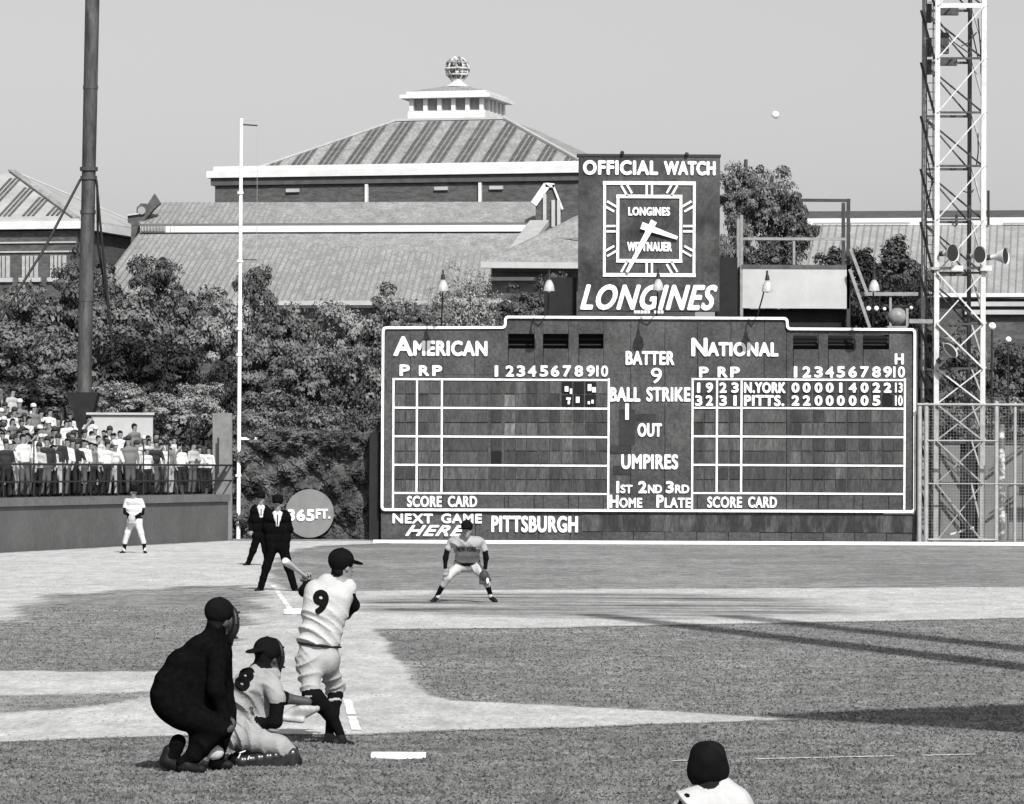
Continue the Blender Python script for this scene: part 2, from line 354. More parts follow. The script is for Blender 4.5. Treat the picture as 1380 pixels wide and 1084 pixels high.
def plate(x0, y0, x1, y1, m=None, txt=None, wt=.03, prd=.012, tb=None):
    mb = MB(); bx(mb, x0, y0, x1, y1, DB, .02, -prd-.02*random.random())
    o = mb.build('number_plate', m or random.choice(PL[:5]+PL[1:4]), board)
    if txt: lettering(o, txt, tb or (x0+1, y0+.8, x1-1, y1-.8), DB-.045, MLT, wt, thick=.015, name='numeral')
    return o
for side, DC, pc, rc, tc in ((0, DC_A, (538.5, 553.5), (571, 586.5), (598.5, 658)), (1, DC_N, (941.5, 956), (974.5, 990.5), (1002, 1059))):
    for r, (y0, y1) in enumerate(rowy):
        live = side == 1 and r < 2
        for k, cx in enumerate(pc): plate(cx-6.6, y0, cx+6.6, y1, PL[0] if live else None, (('1', '9'), ('3', '2'))[r][k] if live else None, .032, tb=((cx-2.2 if (r, k) == (0, 0) else cx-5, y0+.8, cx+2.2 if (r, k) == (0, 0) else cx+5, y1-.8)))
        for k, cx in enumerate(rc): plate(cx-6.8, y0, cx+6.8, y1, PL[0] if live else None, (('2', '3'), ('3', '1'))[r][k] if live else None, .032, tb=((cx-2.2 if (r, k) == (1, 1) else cx-5, y0+.8, cx+2.2 if (r, k) == (1, 1) else cx+5, y1-.8)))
        plate(tc[0], y0, tc[1], y1, PL[0] if live else None, ('N.YORK', 'PITTS.')[r] if live else None, .034, tb=(tc[0]+.5, y0+.5, tc[1]-(2 if r else 0), y1-.5) if live else None)
        for k, cx in enumerate(DC):
            t = None; mm = None; tb = None
            if live:
                mm = PL[0]; t = (N1, N2)[r].get(k); tb = (cx-5.4, y0+1, cx+5.4, y1-1) if t != '1' else (cx-2.2, y0+1, cx+2.2, y1-1)
                if k == 9: t = ('13', '10')[r]; tb = (cx-5, y0+1, cx+5.5, y1-1)
                if r == 1 and k == 8: mm = MBK
            if side == 0 and r < 2 and k in (6, 7, 8): mm = MBK
            if side == 0 and (r, k) in ((1, 1), (3, 1)): mm = PL[5]
            if side == 0 and (r, k) in ((5, 0), (7, 5), (7, 8)): mm = MBK if k == 0 else PL[0]
            hw = 7.1
            plate(cx-hw, y0, min(cx+hw, 818.5 if side == 0 else 1217.5), y1, mm, t, .036 if k < 9 else .02, tb=tb)
# white patches put in for the faces seen in the three open columns
for (x0, y0, x1, y1) in ((761,521,766,528),(768,524,771,531),(792,518,797,527),(798,522,803,529),(763,536,769,539),(765,540,768,545),(776,535,781,543),(792,541,795,545),(797,539,800,544)):
    m = MB(); bx(m, x0, y0, x1, y1, DB, .02, -.07); m.build('face_patch', MLT, board)
L = lambda t, b, wt=.035, sh=0.0: lettering(board, t, b, DB, MLT, wt, sh, .035)
L('A', (530,453.5,557,480), .05); L('MERICAN', (557,459.5,657,480), .045)
L('N', (931.5,455.5,953.5,480.5), .05); L('ATIONAL', (953,461.5,1049,480.5), .045)
L('P', (538.5,491.5,552.5,507)); L('R', (564.5,492.5,578.5,507)); L('P', (582.5,492.5,596,507))
L('P', (942,494.5,955,509)); L('R', (967,494.5,980.5,509)); L('P', (984,494.5,997,509))
for DC, dy in ((DC_A, 0), (DC_N, 1.2)):
    for k, cx in enumerate(DC):
        t = str(k+1); hw = 2.4 if k == 0 else (7.5 if k == 9 else 5.8); L(t, (cx-hw, 492.8+dy, cx+hw+(1 if k == 9 else 0), 508+dy), .033 if k < 9 else .022)
L('H', (1205.5,476.5,1218,491.5)); L('BATTER', (843,473.5,909,492)); L('BALL', (821.5,522,863,541.5), .04); L('STRIKE', (871,522,930.5,541.5), .035)
L('OUT', (859,570.5,892,589)); L('UMPIRES', (837,612.5,914,632.5))
L('1', (830.5,648.5,834.5,665)); L('ST', (836,653.5,852.5,665), .022); L('2', (860,648.5,871.5,665)); L('ND', (873,653.5,892,665), .022); L('3', (897,648.5,908,665)); L('RD', (909.5,653.5,929,665), .022)
L('H', (821.5,667,833.5,684.5)); L('OME', (834.5,671,865.5,684.5), .024); L('P', (884.5,667,894.5,684.5)); L('LATE', (895.5,671,931,684.5), .024)
L('SCORE', (548.5,668.5,595.5,683.5), .026); L('CARD', (603.5,668.5,643,683.5), .026)
L('SCORE', (953,669.5,1000,684.5), .026); L('CARD', (1008,669.5,1047,684.5), .026)
L('NEXT', (529,692.5,583.5,705.5), .028); L('GAME', (594.5,692.5,649.5,705.5), .028); L('HERE', (546,708,629,722.5), .03, .45)
L('PITTSBURGH', (662,695.5,779,717.5), .04)
L('9', (877,496,892,517), .012); L('1', (842.5,544,847.5,566), .02)
m = MB(); bx(m, 1190,689.5,1232,693, DB, .05, -.05); m.build('white_strip', MLT, board)

# ------------------------------------------------------------------ the clock sign above it
DK = 131.6
ck = thing('clock_sign', 'tall dark sign with square white-lined clock standing above the scoreboard middle', 'clock sign', P(875, 419, DK))
m = MB(); bx(m, 779, 210, 970.5, 419, DK, .5); m.build('sign_board', mat('sign paint', .016, rough=.7, v2=.075, scale=.55, lo=.38, hi=.62, fine=.3, fscale=9, detail=9), ck)
m = MB(); bx(m, 777.5, 208.5, 971.5, 211, DK, .56, -.03); m.build('top_trim', mat('dark trim', .03), ck)
def frame(x0, y0, x1, y1, wpx, name, prd):
    m = MB(); bx(m, x0, y0, x1, y0+wpx, DK, .04, -prd); bx(m, x0, y1-wpx, x1, y1, DK, .04, -prd); bx(m, x0, y0+wpx+.05, x0+wpx, y1-wpx-.05, DK, .04, -prd); bx(m, x1-wpx, y0+wpx+.05, x1, y1-wpx-.05, DK, .04, -prd)
    return m.build(name, MLT, ck)
frame(812.5, 245, 937.5, 373, 4.2, 'clock_frame', .045); frame(830.5, 263, 919.5, 354, 4.2, 'dial_frame', .05)
cx, cy = 875, 308.5
def ring(ang, hx, hy):
    dx, dy = math.sin(ang), -math.cos(ang); t = min(hx/abs(dx) if abs(dx) > 1e-6 else 1e9, hy/abs(dy) if abs(dy) > 1e-6 else 1e9); return cx+dx*t, cy+dy*t
for k in range(12):
    ang = math.radians(30*k); a = ring(ang, 45.5, 46); b = ring(ang, 58.6, 60.2)
    m = MB(); q = Vector((math.cos(ang), math.sin(ang)))*3.6
    for sgn in (-1, 1): m.bar(P(a[0]+q.x*sgn, a[1]+q.y*sgn, DK-.03), P(b[0]+q.x*sgn, b[1]+q.y*sgn, DK-.03), .07, .04, up=(0, 1, 0))
    m.build('hour_mark', MLT, ck)
def hand(x0, y0, x1, y1, wa, wb, prd, name):
    a = P(x0, y0, DK-prd); b = P(x1, y1, DK-prd); t = (b-a).normalized(); r = Vector((t.z, 0, -t.x)); m = MB()
    m.prism([a-r*wa, a+r*wa, b+r*wb, b-r*wb], (0, .03, 0)); m.build(name, MLT, ck)
hand(864.5, 304, 913, 321, .12, .055, .12, 'hour_hand'); hand(881.5, 298, 845, 367, .11, .05, .16, 'minute_hand')
K = lambda t, b, wt, sh=0.0: lettering(ck, t, b, DK, MLT, wt, sh, .035)
K('OFFICIAL', (785.5,216.5,887,236), .045); K('WATCH', (894.5,217.5,964.5,236.5), .045)
K('LONGINES', (846.5,279.5,903,291), .026); K('WITTNAUER', (845,326.5,905.5,339), .028)
K('LONGINES', (781.5,384,967,418), .056, .36)
m = MB()
for i in range(9):
    if i != 5: bx(m, 854.5+i*4.5, 418.7, 858+i*4.5, 422.6, DK-.35, .03)
m.build('small_print', MLT, ck)
for (px_, py_) in ((838, 207), (925, 209)): MB().tube([P(px_, 214, DK+.2), P(px_, py_-1, DK)], .04, 6).ball(P(px_+.5, py_-1, DK-.1), .07, 8).build('lamp_fitting', mat('dark trim', .03), ck)
# dark plant room behind sign
m = MB(); bx(m, 734, 372, 778, 430, DB, 1.5, 1.2); o = m.build('sign_hut', mat('black boards and shade', .012), None, P(755, 440, DB+1.2)); tag(o, 'small black boarded hut left of the clock sign behind the scoreboard top', 'hut')
m = MB(); bx(m, 969, 344, 997, 430, DB, 1.4, 1.3); o = m.build('sign_hut', mat('black boards and shade', .012), None, P(985, 440, DB+1.3)); tag(o, 'narrow black boarded hut right of the clock sign beside the camera stand', 'hut')
# ------------------------------------------------------------------ five gooseneck lamps over the board
MDK = mat('dark iron', .02, .2, 5, .6); MENM = mat('lamp enamel', .25, v2=.5, scale=4, rough=.35, spec=.5); MGL = mat('lamp glass', .8, rough=.2, spec=.6)
LL = ['bell lamp on the leftmost arm, above the word AMERICAN', 'bell lamp beside the black hut, second arm from the left', 'bell lamp hanging in front of the big clock sign lettering', 'bell lamp in front of the pale grey camera stand panel', 'bell lamp on the rightmost arm, beside the ladder']
for i, (lx, ly, ty) in enumerate(((597,385,440),(740,385,428),(887,384,428),(1034,386,429),(1178,385,443))):
    dl = DB-1.95; c = P(lx, ly, dl); r = thing('sign_lamp', LL[i], 'lamp', c, 'lamps on arms above the scoreboard')
    base = P(lx-2 if i != 3 else lx-14, ty-1.5, DB+.12); top = c+Vector((0, 0, .42))
    m = MB(); m.tube([base, base.lerp(c, .55)+Vector((0, 0, .1)), c+Vector((0, .4, .25)), c+Vector((0, .22, .5)), c+Vector((0, .02, .5)), c+Vector((0, 0, .2))], .026, 6); m.build('arm', MDK, r)
    m = MB(); m.tube([c+Vector((0, 0, z)) for z in (.2, .12, .02, -.1, -.18)], [.045, .10, .15, .172, .18], 14, False); m.build('shade', MENM, r)
    m = MB(); m.tube([c+Vector((0, 0, z)) for z in (.36, .2)], [.05, .08], 8); m.build('socket', MDK, r)
    m = MB(); m.ball(c+Vector((0, 0, -.11)), .1, 10, (1, 1, 1.1)); m.build('bulb', MGL, r)

# ================================================================== CAMERA STAND (right of clock)
DS = 133.5; MST = mat('grey steel', .22, .2, 4, .6); MSTD = mat('dark steel', .035, .3, 4, .6)
st = thing('camera_stand', 'raised grey steel camera stand with pale front panel above the right scoreboard wing', 'camera stand', P(1070, 445, DS))
m = MB(); bx(m, 1000.5, 363.5, 1145, 415.5, DS, .05); m.build('front_panel', mat('pale canvas panel', .40, .08, 1.5, .8), st)
m = MB(); bx(m, 999, 357.5, 1146, 363, DS, 2.0); m.build('floor_beam', mat('stand floor', .07, .3, 4), st)
for (xx, y0, y1, wd, mm) in ((999.5,290,444,.1,MST),(1143.5,268,444,.12,MSTD)):
    for dd in (0, 2.0): MB().bar(P(xx, y1, DS)+Vector((0, dd+.06, 0)), P(xx, y0, DS)+Vector((0, dd+.06, 0)), wd).build('post', mm, st)
MB().bar(P(1070,357,DS+.06), P(1070,325,DS+.06), .08).build('rail_post', MST, st)
MB().bar(P(1000,322,DS+.06), P(1143,322.5,DS+.06), .09).build('hand_rail', MST, st)
MB().bar(P(1078,270,DS+.06), P(1146,270.5,DS+.06), .1).build('top_rail', MSTD, st)
m = MB(); bx(m, 1002, 416.5, 1144, 442, DS, .1, .5); m.build('shade_sheet', mat('black boards and shade', .012), st)  # black sheet painted in for the tree shade under the panel
ld = thing('stair', 'steep grey steel stair right of the pale camera stand panel', 'stair', P(1165, 444, DS-.3))
for (a, b) in (((1146,336),(1169,397)),((1145,363),(1172,442))):
    MB().bar(P(*a, DS-.3), P(*b, DS-.3), .12, .1).build('stringer', MST, ld)
for k in range(9): MB().box(P(1146+k*2.6, 366+k*8.6, DS-.3), P(1146+k*2.6, 366+k*8.6, DS-.3)+Vector((.12, .5, .03))).build('tread', MST, ld)
o = MB().bar(P(1158,396.5,DS), P(1237,396.5,DS), .12).bar(P(1200,396,DS+.05), P(1200,444,DS+.05), .08).build('catwalk_beam', MST, None, P(1198,444,DS)); tag(o, 'horizontal grey steel beam behind the round globe at right', 'beam')
o = MB().bar(P(1225,433,DS-.4), P(1258,433.5,DS-.4), .14).build('catwalk_beam', MST, None, P(1240,433,DS)); tag(o, 'short grey beam joining scoreboard corner and lattice tower', 'beam')
gl = thing('globe', 'round dull grey metal globe on a small stand at the scoreboard right corner', 'globe', P(1210, 443, DB+.4))
c = P(1209.5, 427, DB+.6); MB().ball(c, .31, 20, (1.05, 1, .95)).build('shell', mat('dull grey metal', .2, .3, 3, .45, spec=.5), gl)
m = MB(); bx(m, 1196, 439.5, 1223, 443, DB+.4, .4); bx(m, 1221, 416, 1224.5, 439.3, DB+.4, .1); m.build('stand', MST, gl)
for (bx_, by_, rr, lb) in ((1170.5,416,.085,'round white bulb left of the grey globe, leftmost of the row'),(1181,416,.085,'round white bulb, middle of the row left of the globe'),(1192,416.5,.06,'small round white bulb nearest the left of the grey globe'),(1228,415,.06,'small round white bulb just right of the grey globe')):
    r = thing('light_bulb', lb, 'light bulb', P(bx_, by_, DB+.3), 'bare bulbs by the globe'); MB().ball(P(bx_, by_, DB+.3), rr, 10).build('glass', MGL, r); MB().tube([P(bx_, by_-1, DB+.3), P(bx_, by_-5, DB+.5)], .02, 6).build('socket', MDK, r)
o = MB(); 
for k in range(5): bx(o, 1060+k*26, 400+k*6, 1084+k*26, 445, DB, .3, 3+k*.1)
# ================================================================== LATTICE LIGHT TOWER
DT = 133.0; MTW = mat('white steel', .50, .15, 3, .55); MTD = mat('dark weathered steel', .05, .4, 4, .6); MTG = mat('grey weathered and dimmed steel', .28, .2, 4, .6)
tw = thing('light_tower', 'tall white painted steel lattice light tower rising behind the right fence', 'tower', G(1290, 729))
Lf = lambda y: P(1262.5-(y-300)*.004, y, DT); Rf = lambda y: P(1325-(y-300)*.004+(0 if y > 0 else 0), y, DT)
off = Vector((-.30, 1.45, 0))
ys = [730, 652, 594, 545, 497, 437, 368, 296, 224, 152, 79, 8, -64, -136, -208]
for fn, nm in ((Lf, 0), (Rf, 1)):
    MB().bar(fn(545), fn(-208), .165).build('leg', MTW, tw); MB().bar(fn(732), fn(545.2), .165).build('leg', MTG, tw)  # lower front legs greyed to paint in the dimming behind the fence mesh
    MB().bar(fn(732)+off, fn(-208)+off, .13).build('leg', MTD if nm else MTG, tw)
    m = MB()
for i in range(len(ys)-1):
    y0, y1 = ys[i], ys[i+1]; low = i < 3
    a, b, c, d_ = Lf(y0), Rf(y0), Lf(y1), Rf(y1)
    fw = MTG if low else MTW
    if i < 6 or i > 9:
        pass
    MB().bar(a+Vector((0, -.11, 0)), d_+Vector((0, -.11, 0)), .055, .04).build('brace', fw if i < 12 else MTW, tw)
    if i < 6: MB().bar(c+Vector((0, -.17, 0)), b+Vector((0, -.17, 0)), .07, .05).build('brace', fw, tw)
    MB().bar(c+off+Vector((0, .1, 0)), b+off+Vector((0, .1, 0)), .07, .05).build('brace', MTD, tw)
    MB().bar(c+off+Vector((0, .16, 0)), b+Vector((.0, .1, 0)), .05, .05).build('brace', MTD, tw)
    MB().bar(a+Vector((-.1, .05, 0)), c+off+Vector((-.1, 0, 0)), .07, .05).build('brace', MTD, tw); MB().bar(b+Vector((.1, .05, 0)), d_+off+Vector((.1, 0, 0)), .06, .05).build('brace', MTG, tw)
    wd, mm = (.16, MTW) if i in (9, 10, 11, 12) and i != 9 else (.07, MTD)
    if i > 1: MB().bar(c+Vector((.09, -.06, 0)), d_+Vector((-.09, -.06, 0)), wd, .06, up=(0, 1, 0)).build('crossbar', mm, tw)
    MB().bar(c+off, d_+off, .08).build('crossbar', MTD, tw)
# cabling, ladder and junction boxes on the left side, as seen at the top
m = MB(); z0 = P(1252, 730, DT+.7); z1 = P(1253, -200, DT+.7)
for dx in (0, .22): m.bar(z0+Vector((dx-.1, 0, 0)), z1+Vector((dx-.1, 0, 0)), .035)
k = 0
zz = z0.z
while zz < z1.z: m.bar((z0.x-.1, z0.y, zz), (z0.x+.12, z0.y, zz), .025); zz += .3
m.build('ladder', MTD, tw)
for (x0, y0, x1, y1) in ((1249,5,1256,30),(1250,52,1256,76),(1266,44,1279,72),(1250,80,1256,100),(1268,8,1292,20),(1268,80,1290,88)):
    m = MB(); bx(m, x0, y0, x1, y1, DT+.9, .25); m.build('junction_box', MTD, tw)
rd = random.Random(3)
for (x0, y0, x1, y1) in ((1267,30,1310,75),(1306,20,1318,78),(1296,62,1316,44),(1318,180,1316,222),(1318,25,1322,100),(1251,160,1257,250),(1257,240,1250,330),(1296,257,1312,256)):
    a = P(x0, y0, DT+.3); b = P(x1, y1, DT+.9); mid = a.lerp(b, .5)+Vector((rd.uniform(-.15, .15), 0, -.12)); MB().tube([a, a.lerp(mid, .6), mid, mid.lerp(b, .5), b], .022, 5).build('cable', MTD, tw)
# horn loudspeakers on it
MHB = mat('speaker paint', .62, .1, 4, .5); 
def horn(c, ax, L_, r, label, dark=False):
    c = Vector(c); ax = Vector(ax).normalized(); t = thing('horn_speaker', label, 'loudspeaker', c, 'horn loudspeakers on the light tower')
    m = MB(); m.tube([c+ax*(L_*q) for q in (0, .3, .6, .8, .93, 1.0)], [.08, .3*r, .62*r, .82*r, .95*r, r], 18, False); m.tube([c+ax*(L_*1.0), c+ax*(L_*1.03)], [r*1.04, r*1.04], 18, False); m.build('bell', MHB if not dark else MTD, t)
    m = MB(); m.tube([c+ax*(L_*q) for q in (.12, .5, .75, .95)], [.05, .4*r, .74*r, .93*r], 18, True); m.build('throat', mat('speaker inside', .02), t)
    m = MB(); m.tube([c-ax*.16, c+ax*.02], [.09, .09], 10); m.build('driver', MTD, t); return t
horn(P(1272,342,DT-.3), (.55, -.66, .0), .42, .29, 'upper left horn loudspeaker on tower, dark mouth to the field')
horn(P(1309,345,DT-.3), (.5, -.66, .04), .42, .29, 'upper middle horn loudspeaker between the tower legs')
horn(P(1335,347,DT-.1), (.82, -.5, .06), .55, .28, 'upper right horn loudspeaker seen from the side, pointing right')
horn(P(1268,484,DT-.45), (.5, -.5, .5), .5, .30, 'lowest horn loudspeaker on the left tower leg')
m = MB(); m.bar(P(1255,362,DT-.15), P(1338,361,DT-.15), .09); m.build('speaker_bar', MTG, tw)
for x0 in (1282, 1321): m = MB(); bx(m, x0, 358, x0+16, 365, DT-.3, .12); m.build('mount_plate', MTW, tw)
for (px_, py_, rr, lb) in ((1337,440,.15,'white globe street lamp right of the tower, higher of two'),(1359,458,.12,'small white globe street lamp at right, lower of two')):
    r = thing('globe_lamp', lb, 'street lamp', Vector((P(px_, py_, 150).x, 150, 0)), 'globe lamps beyond the fence'); c = P(px_, py_, 150); MB().ball(c, rr, 12).build('globe', MGL, r); MB().tube([(c.x, c.y, 0), (c.x, c.y, c.z-rr)], .04, 6).build('post', MDK, r)

# ================================================================== RIGHT FENCE, GREY WALL
MFN = mat('grey fence steel', .30, .15, 4, .5)
fn = thing('fence', 'grey steel pipe and wire fence right of the scoreboard in front of the tower', 'fence', G(1310, 731)); DF = 130.6
for xx, yt in ((1248.5,543),(1343,541),(1368,542),(1395,542),(1239.5,545)): MB().tube([P(xx+ (731-yt)*-.003, 732, DF), P(xx, yt, DF)], .075 if xx != 1368 else .055, 8).build('post', MFN, fn)
for (x0, x1, yy, ww) in ((1236,1420,545.2,.045),(1250,1345,594,.03),(1250,1420,652,.02),(1250,1345,727.5,.04)): MB().tube([P(x0, yy, DF-.06), P(x1, yy+(x1-x0)*.003, DF-.06)], ww, 6).build('rail', MFN, fn)
m = MB(); z_b = P(1300, 730, DF).z; z_t = P(1300, 546, DF).z; x_l = P(1248, 600, DF).x; x_r = P(1420, 600, DF).x; q = x_l
while q < x_r: m.bar((q, DF+.02, z_b), (q, DF+.02, z_t), .004); q += .1
q = z_b
while q < z_t: m.bar((x_l, DF+.03, q), (x_r, DF+.03, q), .004); q += .1
o = m.build('wire_mesh', MTG, fn); o['kind'] = 'stuff'
gw = thing('grey_wall', 'plain grey boarded wall behind the lattice tower and wire fence', 'wall', G(1320, 727))
MWL = mat('grey wall paint', .14, .12, .8, .8, fine=.1, fscale=9)
for (x0, x1) in ((1255,1294),(1318,1344),(1344.5,1378),(1378.5,1412),(1412.5,1450)): m = MB(); bx(m, x0, 598, x1, 727, 137, .15); m.build('panel', MWL, gw)
m = MB(); bx(m, 1294.3, 596, 1317.7, 727, 137.3, .15); m.build('doorway', mat('black boards and shade', .012), gw)
m = MB(); bx(m, 1240, 595.5, 1450, 598, 137, .3, -.05); m.build('cap_board', MTD, gw)
for a, b in (((1333,635),(1382,598)),((1333,693),(1372,665)),((1269,598),(1300,650)),((1269,665),(1300,708))): MB().bar(P(*a, 136.7), P(*b, 136.7), .07).build('shadow_bar', MTD, gw)  # dark bars drawn as the stair's cast shadows on the wall
m = MB(); bx(m, 1358, 655, 1360, 727, 136, .1); bx(m, 1360.2, 652, 1400, 656, 136, .1); m.build('gate_frame', MTD, gw); m = MB(); bx(m, 1374,656.5,1400,668,136,.1); m.build('gate_board', mat('black boards and shade', .012), gw)
pl = MB().tube([P(1350, 728, 134), P(1350, 572, 134)], [.12, .1], 10).build('wooden_pole', mat('patchy pole', .12, v2=.6, scale=1.6, lo=.5, hi=.6, rough=.9, stretch=(1, 1, 2)), None, G(1350, 727)); tag(pl, 'short wooden pole with pale patches before the grey wall', 'pole')
m = MB(); bx(m, 1237.4, 446, 1257.5, 731, 135.3, .4); o = m.build('gap_shade', mat('black boards and shade', .012), None, G(1242, 730)); tag(o, 'narrow black sheet standing in for dark tree shade between scoreboard and fence', 'wall')  # black sheet added for the shaded trees in the gap
o = MB().bar(P(1275,722,134.5), P(1312,711,134.5), .12, .06).build('plank', mat('pale plank', .6), None, P(1292,724,134.5)); tag(o, 'pale loose plank leaning at the foot of the tower', 'plank')

# ================================================================== IVY WALL with distance disc, foul pole, mast
iv = thing('ivy_wall', 'low outfield wall grown over with ivy left of the scoreboard', 'wall', G(410, 728))
DI = 132.4
m = MB(); bx(m, 300, 592, 512, 727, DI, .4); m.build('wall', mat('brick dark', .06, .3, 2), iv)
def leafcloud(n, fn_, size, name, m, parent=None, org=None, up=.3, jitter=1.0):
    """n leaf quads; fn_ -> (pos Nx3, normal Nx3)"""
    pos, nr = fn_(n); nr = nr+RNG.normal(size=(n, 3))*jitter*.45; nr[:, 2] += up; nr /= np.linalg.norm(nr, axis=1)[:, None]+1e-9
    t = np.cross(nr, RNG.normal(size=(n, 3))); t /= np.linalg.norm(t, axis=1)[:, None]+1e-9; b = np.cross(nr, t)
    s = (size*(.6+.8*RNG.random(n)))[:, None]; k = (.55+.3*RNG.random(n))[:, None]; dp = nr*s*.18
    V = np.stack([pos-t*s*.5, pos-b*s*k*.5+dp, pos+t*s*.5, pos+b*s*k*.5+dp], 1).reshape(-1, 3)
    org = Vector((0, 0, 0)) if org is None else org
    V = V-np.array(org)[None, :]
    return mesh_np(name, V, np.arange(4*n).reshape(-1, 4), [m])
ML = [mat('leaves %d' % i, v, rough=.6, spec=.22, v2=v*q, scale=1.1, lo=.4, hi=.62) for i, (v, q) in enumerate(((.034, 3.2), (.06, 2.9), (.115, 2.5), (.17, 2.0), (.014, 2.4)))]  # last leaf tone is near black, painting the shade of foliage hollows
def ivyf(n):
    a = P(300, 590, DI); b = P(512, 728, DI); X = a.x+(b.x-a.x)*RNG.random(n); Z = b.z+(a.z-b.z+.15)*RNG.random(n)
    lump = .13*np.sin(X*5+Z*3)+.13*np.sin(X*2.3-Z*6+1)+.10*np.sin(X*11+2)*np.sin(Z*9)
    dc = P(418, 692, DI); keep = np.hypot(X-dc.x, Z-dc.z) > .86*(1+.05*np.sin(7*np.arctan2(Z-dc.z, X-dc.x)))
    Y = DI-.2-lump-.07*RNG.random(n); Y = np.where(keep, Y, DI+.2)
    return np.stack([X, Y, Z], 1), np.stack([np.cos(X*5+Z*3)*-.5, -np.ones(n), .2+.4*np.sin(X*2.3-Z*6)], 1)
me = leafcloud(11000, ivyf, .19, 'ivy', ML[0], org=ORG[iv.name]); o = bpy.data.objects.new('ivy', me); link(o, iv); o['kind'] = 'stuff'
m = MB(); bx(m, 322, 589.5, 348, 593, DI-.3, .4); m.build('white_ledge', MW, iv)
ds = thing('distance_marker', 'pale round distance marker reading 365 FT. on the ivy wall', 'distance sign', P(418, 724, DI))
c = P(418, 692, DI); m = MB(); m.prism([(c.x+.8*math.cos(a_), DI-.42, c.z+.8*math.sin(a_)) for a_ in [2*math.pi*k/40 for k in range(40)]], (0, .4, 0)); m.build('disc', mat('disc paint', .17, .1, 3, .8), ds)
lettering(ds, '365', (387,686.5,424,702.5), DI-.43, MLT, .04, thick=.02); lettering(ds, 'FT.', (425.5,686,445.5,699.5), DI-.43, MLT, .03, thick=.02)
fp = thing('foul_pole', 'tall slim white foul pole with two small arms at the left field corner', 'foul pole', G(321.5, 726))
MB().tube([P(321, 727, 132), P(325.3, 160, 132)], [.07, .058], 10).build('pole', mat('white gloss paint', .85, .04, 2, .4), fp)
MB().bar(P(325.6, 168, 132), P(347, 169.5, 132), .045).build('top_arm', MDK, fp); MB().bar(P(324, 350, 132), P(346, 350.5, 132), .03).build('lower_arm', MDK, fp)
MB().bar(P(347, 169, 132), P(346, 350, 132), .012).build('wire', MTG, fp); MB().bar(P(322, 163, 132), P(346, 162, 132), .015).build('wire', MTG, fp)
for yy in (260, 352, 443, 641, 478): MB().tube([P(324.6-(yy-160)*.0075, yy+1.6, 132), P(324.6-(yy-160)*.0075, yy-1.6, 132)], .11, 10).build('collar', MW, fp)
ms = thing('light_mast', 'thick dark steel light mast with guy wires rising behind the bleacher crowd', 'mast', Vector((P(113, 560, 138).x, 138, 0)))
MMS = mat('mast steel', .025, rough=.6, v2=.085, scale=1.3, spec=.35, stretch=(3, 3, .5), fine=.25, fscale=9)
MB().tube([P(114, 640, 138), P(114, 500, 138), P(119.5, 240, 138), P(125.3, -40, 138)], [.25, .25, .24, .25], 16).build('shaft', MMS, ms)
for yy, rr in ((228, .31), (240, .29), (286, .27), (118, .262), (404, .262)): MB().tube([P(119.5-(yy-240)*.0207, yy+2.5, 138), P(119.5-(yy-240)*.0207, yy-2.5, 138)], rr, 16).build('collar', MMS, ms)
m = MB(); m.prism([P(88, 529, 137.6), P(132, 529, 137.6), P(124, 560, 137.6), P(119, 590, 137.6), P(108, 590, 137.6), P(98, 555, 137.6)], (0, .9, 0)); m.build('base_bracket', mat('black boards and shade', .012), ms)
for pts in (((108.5,242,138),(60,335,137),(2,428,136),(-60,520,135)), ((130,243,138),(135,300,138.2),(142,370,138.5),(150,460,139)), ((131,250,138),(132,330,138.5),(150,440,139.5))):
    MB().tube([P(*p) for p in pts], .045, 6).build('guy_wire', MDK, ms)
# ================================================================== BLEACHERS
W0 = G(0, 745.5); W1 = G(312, 728.5); U = (W1-W0).normalized(); NN = Vector((-U.y, U.x, 0)); LW = (W1-W0).length
bl = thing('bleacher_wall', 'grey green concrete bleacher front wall with a coping ledge along the left field line', 'wall', W0)
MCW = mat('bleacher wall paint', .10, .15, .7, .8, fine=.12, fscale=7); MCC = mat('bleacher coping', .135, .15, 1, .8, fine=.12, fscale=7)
W = lambda t, p=0.0, z=0.0: W0+U*t+NN*p+Vector((0, 0, z))
def obox(mb, t0, t1, p0, p1, z0, z1): return mb.prism([W(t0, p0, z0), W(t1, p0, z0), W(t1, p1, z0), W(t0, p1, z0)], (0, 0, z1-z0))
t = -24.0
while t < LW-.5:
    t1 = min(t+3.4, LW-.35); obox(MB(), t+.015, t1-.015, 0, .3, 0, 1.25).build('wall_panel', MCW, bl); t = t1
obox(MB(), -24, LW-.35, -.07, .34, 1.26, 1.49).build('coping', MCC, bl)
rl = thing('bleacher_rail', 'dark pipe rail in front of the standing spectators on the bleacher wall', 'railing', W(0, .1, 1.49))
for z in (1.93, 2.42): MB().tube([W(-24, .1, z), W(LW+.3, .1, z)], .035 if z > 2 else .028, 6).build('rail', MDK, rl)
t = -23.0
while t < LW: MB().tube([W(t, .1, 1.5), W(t, .1, 3.1 if int(t*10) % 2 == 0 else 2.42)], .022, 6).build('post', MDK, rl); t += 2.35
bs = thing('bleachers', 'stepped wooden bleacher stand filled with spectators at left', 'bleachers', W(0, .5, 0))
ROWD = .80; RISE = .27
MBS = mat('bleacher timber', .10, .3, 2, .8)
for k in range(14):
    z = 1.5+RISE*k; obox(MB(), -24, LW-.5, .35+ROWD*k, .35+ROWD*(k+1)-.01, 0 if k in (0, 13) else z-.3, z).build('step', MBS, bs)
    if k: obox(MB(), -24, LW-.5, .35+ROWD*(k+.55), .35+ROWD*(k+.9), z+.36, z+.42).build('bench', MBS, bs)
